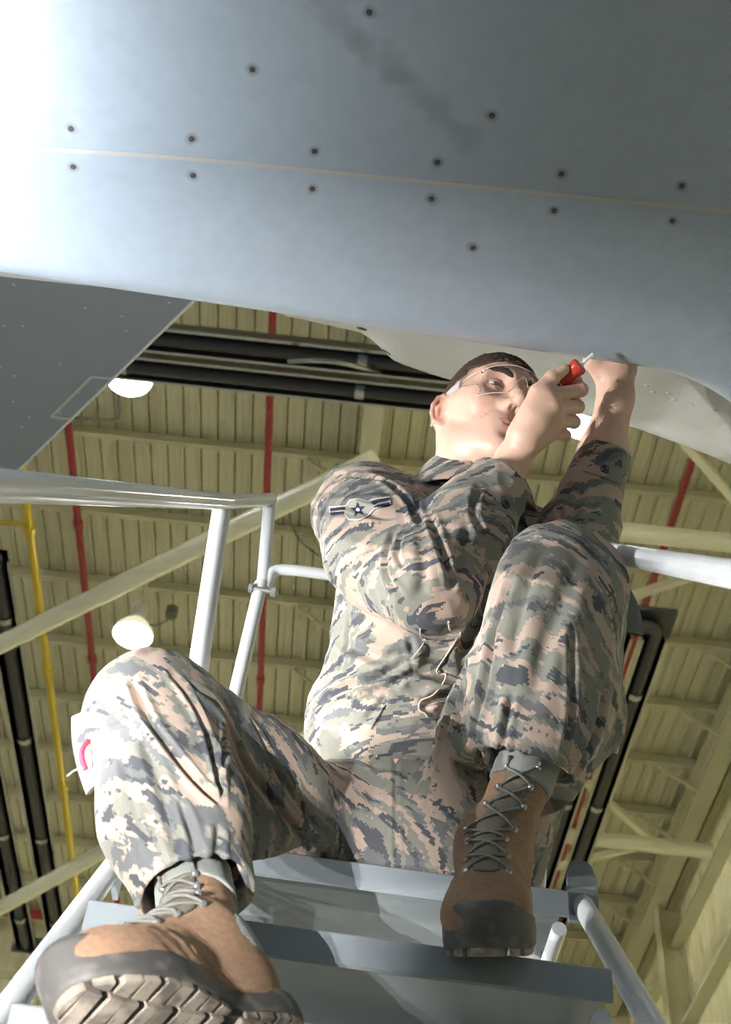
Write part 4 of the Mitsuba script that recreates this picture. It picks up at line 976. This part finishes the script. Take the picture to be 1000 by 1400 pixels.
# things drawn flat onto the cloth: badge, pocket, placket
def drape(poly, m, off, th, step=3.0, rim=0):
    """A flat patch with this outline in pixels laid onto a mesh: off above it, th thick."""
    from shapely.geometry import Polygon
    pg = Polygon(poly); pg = pg.difference(pg.buffer(-rim)) if rim else pg
    tri = trimesh.creation.triangulate_polygon(pg, engine='earcut')
    v2, f2 = np.asarray(tri[0]), np.asarray(tri[1])
    for _ in range(6):
        e = max(np.linalg.norm(v2[f2[:, i]] - v2[f2[:, (i + 1) % 3]], axis=1).max() for i in range(3))
        if e < step: break
        v3, f2 = trimesh.remesh.subdivide(np.c_[v2, np.zeros(len(v2))], f2); v2 = v3[:, :2]
    o = np.zeros((len(v2), 3)); d_ = np.array([nrm(ray(x, y)) for x, y in v2])
    loc, ri, ti = m.ray.intersects_location(o, d_, multiple_hits=False)
    hit = np.full((len(v2), 3), np.nan); hit[ri] = loc
    good = ~np.isnan(hit[:, 0])
    hit[~good] = d_[~good] * np.nanmedian(np.linalg.norm(hit[good], axis=1)) if good.any() else 0
    n_ = m.face_normals[ti].mean(0); n_ = nrm(n_ * (1 if n_ @ d_.mean(0) < 0 else -1))
    A, B = hit + n_ * (off + th), hit + n_ * (off - 0.004); N = len(v2)
    f = [f2, f2[:, ::-1] + N]; E = np.sort(np.vstack([f2[:, [0, 1]], f2[:, [1, 2]], f2[:, [2, 0]]]), 1); u_, c_ = np.unique(E, axis=0, return_counts=True)
    for a, b in u_[c_ == 1]: f.append([[a, b, b + N], [a, b + N, a + N]])
    m_ = trimesh.Trimesh(np.vstack([A, B]), np.vstack(f), process=False)
    if (m_.face_normals[:len(f2)] @ n_).mean() < 0: m_.invert()
    return m_
bd = [(451, 694), (474, 692), (480, 684), (492, 682), (504, 686), (510, 683), (534, 680), (536, 690), (514, 697), (506, 706), (492, 713), (478, 712), (472, 704), (453, 706)]
PT = obj('rank_patch', drape(bd, _jm, 0.0012, 0.0008), 'm_cloth_plain', JK, 'rank badge on the sleeve with navy bars and a star', smooth=False)
obj('border', drape(bd, _jm, 0.0021, 0.0006, 2.0, rim=1.3), 'm_white_thread', PT)
for pl in ([(453, 696.5), (473, 694.5), (474, 698), (453, 700)], [(453, 702), (472, 700), (473, 703.5), (454, 705.5)], [(508, 688), (516, 685), (533, 682), (534, 685.2), (517, 688.5), (511, 691.5)], [(512, 694), (518, 691.5), (534, 688.3), (534.5, 691.2), (520, 694.6), (514, 697)]):
    obj('bar', drape(pl, _jm, 0.0022, 0.0006, 2.0), 'm_navy', PT)
st = []
for i in range(10):
    r_ = 10.5 if i % 2 == 0 else 4.4; a = math.radians(-90 + 36 * i - 8); st.append((491 + r_ * math.cos(a), 697.5 + 0.98 * r_ * math.sin(a)))
obj('star', drape(st, _jm, 0.0022, 0.0006, 2.0), 'm_navy', PT)
obj('star_centre', drape([(491 + 2.6 * math.cos(a), 697.5 + 2.6 * math.sin(a)) for a in np.arange(10) * math.pi / 5], _jm, 0.0030, 0.0005, 2.0), 'm_white_thread', PT)
obj('pocket', drape([(428, 968), (470, 955), (528, 964), (508, 997), (470, 990), (432, 982)], _jm, 0.0015, 0.0015), 'm_jacket', JK, 'lower jacket pocket')
# drawstring hanging from the jacket front
def on(m, x, y, off):
    q, n_ = cast(m, x, y)
    return None if q is None else q + n_ * off
ds = [on(_jm, x, y, 0.003) for x, y in [(613, 848), (616, 860), (628, 858), (630, 866), (622, 880), (608, 900), (598, 915), (602, 920), (610, 920), (607, 934), (592, 948), (575, 958), (573, 970), (581, 975), (584, 980)]]
ds = [q for q in ds if q is not None]
if len(ds) > 4: obj('drawstring', tube(spline(ds, 6), 0.0016, 8), 'm_cord', JK, 'pale drawstring hanging in loops', smooth=60)
ds = [on(_jm, x, y, 0.003) for x, y in [(575, 858), (577, 868), (582, 874), (576, 884), (566, 902)]]; ds = [q for q in ds if q is not None]
if len(ds) > 3: obj('drawstring', tube(spline(ds, 6), 0.0013, 8), 'm_cord', JK, smooth=60)

# boots ------------------------------------------------------------------
def _suede(p, n, uv):
    g = fbm(p.x * 22, p.y * 22, p.z * 22, octaves=3); s = fbm(p.x * 260, p.y * 260, p.z * 260, octaves=2)
    c = mix(C(0.185, 0.110, 0.070), C(0.32, 0.21, 0.14), g)
    return c * (0.8 + 0.4 * s)
mat('m_suede', base_color=proc(_suede), roughness=0.85, specular=0.2, sheen=0.3)
def _bootcloth(p, n, uv):
    s = fbm(p.x * 500, p.y * 500, p.z * 500, octaves=2)
    return C(0.25, 0.265, 0.25) * (0.85 + 0.3 * s)
mat('m_bootcloth', base_color=proc(_bootcloth), roughness=0.9, specular=0.2)
def _sole(p, n, uv):
    g = fbm(p.x * 40, p.y * 40, p.z * 40, octaves=3)
    return mix(C(0.070, 0.068, 0.066), C(0.13, 0.118, 0.108), smoothstep(0.45, 0.7, g))
mat('m_rubber', base_color=proc(_sole), roughness=0.6)
def _lug(p, n, uv):
    g = fbm(p.x * 55, p.y * 55, p.z * 55, octaves=3)
    return mix(C(0.15, 0.13, 0.11), C(0.34, 0.29, 0.24), smoothstep(0.35, 0.65, g))
mat('m_lug', base_color=proc(_lug), roughness=0.8)
mat('m_tongue', base_color=(0.135, 0.12, 0.095), roughness=0.9)
mat('m_lace', base_color=(0.17, 0.17, 0.155), roughness=0.85)
mat('m_eyelet', base_color=(0.42, 0.44, 0.46), roughness=0.25, metallic=0.8)

def make_boot(O, fwd, pitch, roll, hem, label, side):
    """O: the point of the ground under the heel; fwd: the way the toes point; hem: centre of the trouser hem; side: +1 for his left foot."""
    f = nrm(fwd); up = V(0, 0, 1); l = np.cross(up, f)
    f, up = f * math.cos(pitch) + up * math.sin(pitch), up * math.cos(pitch) - f * math.sin(pitch)
    l, up = l * math.cos(roll) + up * math.sin(roll), up * math.cos(roll) - l * math.sin(roll)
    M = np.stack([f, l, up], 1); to = lambda p: (p - O) @ M; fr = lambda q: O + np.asarray(q, float) @ M.T
    H = to(hem); A = V(0.078, 0, 0.095); S = nrm(H - A); TOP = A + S * (np.linalg.norm(H - A) + 0.035)
    LB = label
    def upper(q, soft=True):
        d = ell(q, (0.066, 0, 0.056), (0.062, 0.037, 0.062))
        d = smin(d, ell(q, (0.190, 0, 0.044), (0.100, 0.049, 0.039)), 0.03)
        d = smin(d, ell(q, (0.240, 0.004 * -side, 0.042), (0.056, 0.048, 0.036)), 0.025)
        d = smin(d, cone(q, (0.088, 0, 0.115), (0.200, 0, 0.055), 0.040, 0.034), 0.03)
        d = smin(d, etube(q, [V(0.066, 0, 0.06), A, TOP], [0.049, 0.043, 0.042], [0.039, 0.038, 0.039], (1, 0, 0), 0.03), 0.03)
        d = smax(d, 0.026 - q[:, 2], 0.004)
        d = smax(d, (q - TOP) @ S, 0.003)
        d = smax(d, -cone(q, TOP - S * 0.035, TOP + S * 0.05, 0.032, 0.034), 0.004)
        return d
    lo, hi = np.minimum(np.minimum((-0.03, -0.09, -0.02), TOP - 0.09), (0, 0, 0)), np.maximum((0.33, 0.09, 0.16), TOP + 0.09)
    def put(m): m = m.copy(); m.vertices = fr(m.vertices); return fixn(m)
    crease = lambda q: -0.0022 * np.clip(ridged(q, 60, 22, 40, 5, 2), 0, 1) * np.clip(1 - np.abs(q[:, 0] - 0.185) / 0.05, 0, 1) - 0.0006 * (meshkit.noise(q * 160, 2) - 0.5)
    B = obj('boot', put(nets(lambda q: upper(q) - crease(q) * -1, lo, hi, 0.0030)), 'm_suede', PERSON, LB, smooth=True)
    # sole: welt and toe guard in dark rubber, lugs under it
    from shapely.geometry import Polygon
    from shapely import affinity
    ys = -side
    out = spline([(-0.004, 0, 0), (0.008, 0.030, 0), (0.045, 0.039, 0), (0.105, 0.036 - 0.004 * ys, 0), (0.165, 0.048, 0), (0.215, 0.0545, 0), (0.262, 0.047, 0), (0.292, 0.026, 0), (0.302, 0.002, 0), (0.292, -0.026, 0), (0.262, -0.047, 0), (0.215, -0.0545, 0), (0.165, -0.048, 0), (0.105, -0.036 - 0.004 * ys, 0), (0.045, -0.039, 0), (0.008, -0.030, 0), (-0.004, 0, 0)], 5)[:-1, :2]
    rings = []
    cen = np.array([0.15, 0])
    for z, s_ in ((0.006, 0.955), (0.0075, 0.985), (0.014, 1.0), (0.026, 1.0), (0.034, 0.985), (0.036, 0.93), (0.030, 0.80)):
        k = cen + (out - cen) * s_
        rise = np.clip((out[:, 0] - 0.19) / 0.10, 0, 1) ** 1.5 * 0.022 * (1 if z > 0.02 else 0)
        if z > 0.033: rise = rise * 0.98
        rings.append(np.c_[k, z + rise + np.clip((out[:, 0] - 0.235) / 0.07, 0, 1) ** 2 * 0.010])
    SO = obj('sole', put(loft(rings, caps=True)), 'm_rubber', B, 'dark rubber sole and toe guard', smooth=35)
    P_ = Polygon(out).buffer(-0.003); lugs = []
    for i, x in enumerate(np.arange(0.0, 0.30, 0.021)):
        if 0.10 < x < 0.125: continue
        for y0, y1 in ((-0.06, -0.026), (-0.021, 0.021), (0.026, 0.06)):
            sk = 0.006 * (1 if i % 2 else -1)
            c = Polygon([(x, y0), (x + 0.0155, y0 + 0.0), (x + 0.0155 + sk * 0.4, y1), (x + sk * 0.4, y1)]).intersection(P_)
            if c.is_empty or c.area < 4e-5: continue
            m = trimesh.creation.extrude_polygon(c.buffer(0), 0.010, engine='earcut'); m.vertices[:, 2] += np.clip((m.vertices[:, 0] - 0.235) / 0.07, 0, 1) ** 2 * 0.010 - 0.0005; lugs.append(m)
    for m in lugs: obj('lug', put(m), 'm_lug', B)
    # where a direction from the inside meets the leather
    def surf(c, d_, off=0.0):
        d_ = nrm(d_); a, b = 0.0, 0.12
        for _ in range(24):
            m_ = (a + b) / 2
            if upper((c + d_ * m_)[None])[0] + 0 < 0: a = m_
            else: b = m_
        return c + d_ * (a + off)
    # panels that differ in cloth: tongue, collar, quarter
    cl = [V(0.192, 0, 0.045), V(0.150, 0, 0.062), V(0.112, 0, 0.090), A + S * 0.02] + [A + S * s_ for s_ in (0.05, 0.08, 0.11, 0.14, 0.17, 0.20)]
    cl = [c for i, c in enumerate(cl) if i < 4 or (c - TOP) @ S < -0.012]
    fd = [nrm(V(0.45, 0, 1.0)), nrm(V(0.6, 0, 0.9)), nrm(V(0.8, 0, 0.65)), nrm(V(1, 0, 0.32))] + [nrm(V(1, 0, 0) - S * S[0] + S * 0.05)] * 8
    tw = 0.55 if side < 0 else -0.12
    fd = [nrm(d_ + V(0, tw * min(1, i / 3), 0)) for i, d_ in enumerate(fd)]
    mid = np.array([surf(c, d_) for c, d_ in zip(cl, fd)])
    msp = spline(mid, 6)
    from scipy.spatial import cKDTree
    tr_ = cKDTree(msp)
    def strip(q): return tr_.query(q)[0]
    tg = nets(lambda q: smax(np.abs(upper(q) - 0.0012) - 0.0016, strip(q) - 0.017, 0.003), mid.min(0) - 0.035, mid.max(0) + 0.035, 0.0022)
    obj('tongue', put(tg), 'm_tongue', B, smooth=True)
    pc = TOP - S * 0.004
    obj('collar', put(nets(lambda q: smax(np.abs(upper(q)) - 0.0034, np.abs((q - TOP) @ S + 0.034) - 0.036, 0.003), TOP - 0.09, TOP + 0.09, 0.0026)), 'm_bootcloth', B, 'padded grey collar', smooth=True)
    obj('quarter', put(nets(lambda q: smax(np.abs(upper(q)) - 0.0018, smax(ball(q, A + V(-0.012, 0, 0.0), 0.052), 0.020 - np.abs(q[:, 1]) + 0 * q[:, 0], 0.003), 0.002), A - 0.08, A + 0.08, 0.0026)), 'm_bootcloth', B, 'grey fabric panel at the ankle', smooth=True)
    ey = []
    for i, (c, d_) in enumerate(zip(cl, fd)):
        row = []
        for s_ in (-1, 1):
            q = surf(c, d_ + V(0, s_ * (0.52 + 0.05 * i * 0), 0), 0.001); row.append(q)
            x, y, z = frame_of(V(0, 0, 0), nrm(q - c)); m = trimesh.creation.revolve([(0.0, 0.003), (0.0022, 0.0034), (0.0044, 0.0022), (0.0050, 0.0), (0.0, -0.001)], sections=14)
            if i >= 4: m.apply_scale([1, 1, 1.6])
            T_ = np.eye(4); T_[:3, 0], T_[:3, 1], T_[:3, 2], T_[:3, 3] = x, y, z, q; m = fixn(m); m.apply_transform(T_); obj('eyelet', put(m), 'm_eyelet', B, smooth=40)
        ey.append(row)
    for i in range(len(ey) - 1):
        for s_ in (0, 1):
            a, b = ey[i][s_], ey[i + 1][1 - s_]; pts = []
            for t_ in np.linspace(0, 1, 7):
                c_ = cl[i] * (1 - t_) + cl[i + 1] * t_; e_ = a * (1 - t_) + b * t_
                pts.append(surf(c_, e_ - c_, 0.0024 + 0.0034 * math.sin(math.pi * t_) + 0.0015 * s_))
            pts = spline(pts, 3)
            obj('lace', put(tube(pts, 0.0019, 6)), 'm_lace', B, smooth=60)
    # the knot and its loops at the top of the lacing
    k = surf(cl[-1], fd[-1], 0.006); o = nrm(k - cl[-1])
    for s_ in (-1, 1):
        pts = spline([k, k + V(0, s_ * 0.012, 0) + o * 0.008 - S * 0.004, k + V(0, s_ * 0.020, 0) + o * 0.006 - S * 0.018, k + V(0, s_ * 0.012, 0) + o * 0.006 - S * 0.024, k + o * 0.004 - S * 0.004], 5)
        obj('lace', put(tube(pts, 0.0019, 6)), 'm_lace', B, smooth=60)
        pts = spline([k, k + V(0, s_ * 0.006, 0) + o * 0.010 - S * 0.012, k + V(0, s_ * 0.016, 0) + o * 0.006 - S * 0.032, k + V(0, s_ * 0.013, 0) + o * 0.004 - S * 0.045], 5)
        obj('lace', put(tube(pts, 0.0017, 6)), 'm_lace', B, smooth=60)
    return B
make_boot(V(0.233, 1.560, 0.906), V(-0.21, -0.98, 0), math.radians(-38), 0.0, LSH[2], 'brown suede boot on the tread at right with dark toe', 1)
make_boot(V(-0.015, 1.275, 0.580), V(-0.66, -0.75, 0), math.radians(-17), math.radians(27), RSH[2], 'sunlit brown boot at lower left with its sole overhanging the tread', -1)

# ------------------------------------------------------------------ what he holds and wears
SD = thing('screwdriver', 'red and black handled screwdriver held in the hand against the belly edge', 'screwdriver')
s0, s1 = Q(735, 549, 2.098), Q(794.5, 498.5, 2.066); sx_, sy_, sz_ = frame_of(s0, s1); SL = np.linalg.norm(s1 - s0)
def turn(prof, n=28):
    m = fixn(trimesh.creation.revolve(np.array(prof), sections=n)); T_ = np.eye(4); T_[:3, 0], T_[:3, 1], T_[:3, 2], T_[:3, 3] = sx_, sy_, sz_, s0; m.apply_transform(T_); return m
mat('m_red_plastic', base_color=(0.56, 0.045, 0.025), roughness=0.3, clearcoat=0.3)
mat('m_black_grip', base_color=(0.022, 0.022, 0.024), roughness=0.5)
mat('m_chrome', base_color=(0.82, 0.82, 0.83), roughness=0.25, metallic=0.4)
mat('m_white_plastic', base_color=(0.75, 0.75, 0.74), roughness=0.4)
def fl(prof, k=6, amp=0.0009):
    m = turn(prof, 60); q = (m.vertices - s0); a = np.arctan2(q @ sy_, q @ sx_); rad = q - np.outer(q @ sz_, sz_); r = np.linalg.norm(rad, axis=1, keepdims=True)
    m.vertices = m.vertices - rad / np.maximum(r, 1e-6) * (amp * (0.5 + 0.5 * np.cos(k * a)))[:, None] * (r > 0.006); return m
obj('grip', fl([(0, 0), (0.006, 0.0006), (0.0105, 0.004), (0.0125, 0.010), (0.0128, 0.52 * SL), (0, 0.52 * SL)]), 'm_black_grip', SD, 'black rear of the handle', smooth=35)
obj('ring', turn([(0, 0.52 * SL), (0.0133, 0.52 * SL), (0.0135, 0.545 * SL), (0, 0.545 * SL)]), 'm_white_plastic', SD, 'white ring between black and red', smooth=35)
obj('handle', fl([(0, 0.545 * SL), (0.0138, 0.545 * SL), (0.0140, 0.66 * SL), (0.0122, 0.77 * SL), (0.0128, 0.86 * SL), (0.0146, 0.93 * SL), (0.0136, 0.985 * SL), (0.0095, 1.0 * SL), (0, 1.0 * SL)]), 'm_red_plastic', SD, 'red front of the handle', smooth=35)
obj('shaft', turn([(0, 0.98 * SL), (0.0052, 0.98 * SL), (0.0052, 1.04 * SL), (0.0032, 1.05 * SL), (0.0032, 1.045 * SL + 0.022), (0, 1.045 * SL + 0.022)]), 'm_chrome', SD, 'bright steel shaft', smooth=35)

G = thing('safety_glasses', 'clear frameless safety glasses on the man\'s face', 'glasses')
scene['m_lens'] = {'type': 'thindielectric', 'int_ior': 1.5}
scene['m_clear'] = {'type': 'blendbsdf', 'weight': 0.50, 'a': {'type': 'thindielectric', 'int_ior': 1.5}, 'b': {'type': 'principled', 'base_color': {'type': 'rgb', 'value': [0.80, 0.74, 0.76]}, 'roughness': 0.15, 'specular': 0.8}}
scene['m_clear']['b'] = {'type': 'twosided', 'b': scene['m_clear']['b']}
def lens_pt(ph, w):
    f_ = 0.004 + 0.112 * math.cos(ph); l_ = 0.0765 * math.sin(ph)
    top_ = 0.050 - 0.010 * abs(math.sin(ph)) ** 3; bot = -0.010 + 0.044 * math.exp(-(l_ / 0.014) ** 2) + 0.014 * max(0, abs(math.sin(ph)) - 0.8) / 0.2
    return from_head(f_ + 0.002 * w, l_, bot + (top_ - bot) * w)
phs = np.radians(np.linspace(-80, 80, 65))
obj('lens', loft([[lens_pt(ph, w) for w in np.linspace(0, 1, 9)] for ph in phs], closed=False), 'm_lens', G, smooth=True)
for w in (0.0, 1.0): obj('lens_edge', tube([lens_pt(ph, w) for ph in phs], 0.0008, 6), 'm_clear', G, smooth=60)
for s in (-1, 1):
    e_ = [lens_pt(s * phs[-1], w) for w in np.linspace(0, 1, 5)]
    obj('lens_edge', tube(e_, 0.0010, 6), 'm_clear', G, smooth=60)
    pa = [(0.028, s * 0.0762, 0.034), (0.015, s * 0.0785, 0.036), (-0.005, s * 0.0815, 0.036), (-0.026, s * 0.0830, 0.031), (-0.040, s * 0.083, 0.018), (-0.047, s * 0.081, -0.004)]
    c_ = spline([from_head(*q) for q in pa], 6); hh = np.interp(np.linspace(0, 1, len(c_)), [0, 0.25, 0.6, 1], [0.0085, 0.0062, 0.0034, 0.0026]); lx = HR @ V(0, 1, 0)
    tg_ = np.gradient(c_, axis=0); vu = np.cross(tg_, lx); vu /= np.linalg.norm(vu, axis=1, keepdims=True)
    ring = [[q + u_ * h_ * a + lx * 0.0012 * b for a, b in ((-1, -1), (1, -1), (1, 1), (-1, 1))] for q, u_, h_ in zip(c_, vu, hh)]
    obj('temple', fixn(loft(ring, caps=True)), 'm_clear', G, smooth=30)
    hp = from_head(0.030, s * 0.0765, 0.034); hb = nets(lambda p: rbox((p - hp) @ HR, (0, 0, 0), (0.0065, 0.0026, 0.0095), 0.0015), hp - 0.014, hp + 0.014, 0.0009)
    obj('hinge', hb, 'm_clear', G, smooth=30)
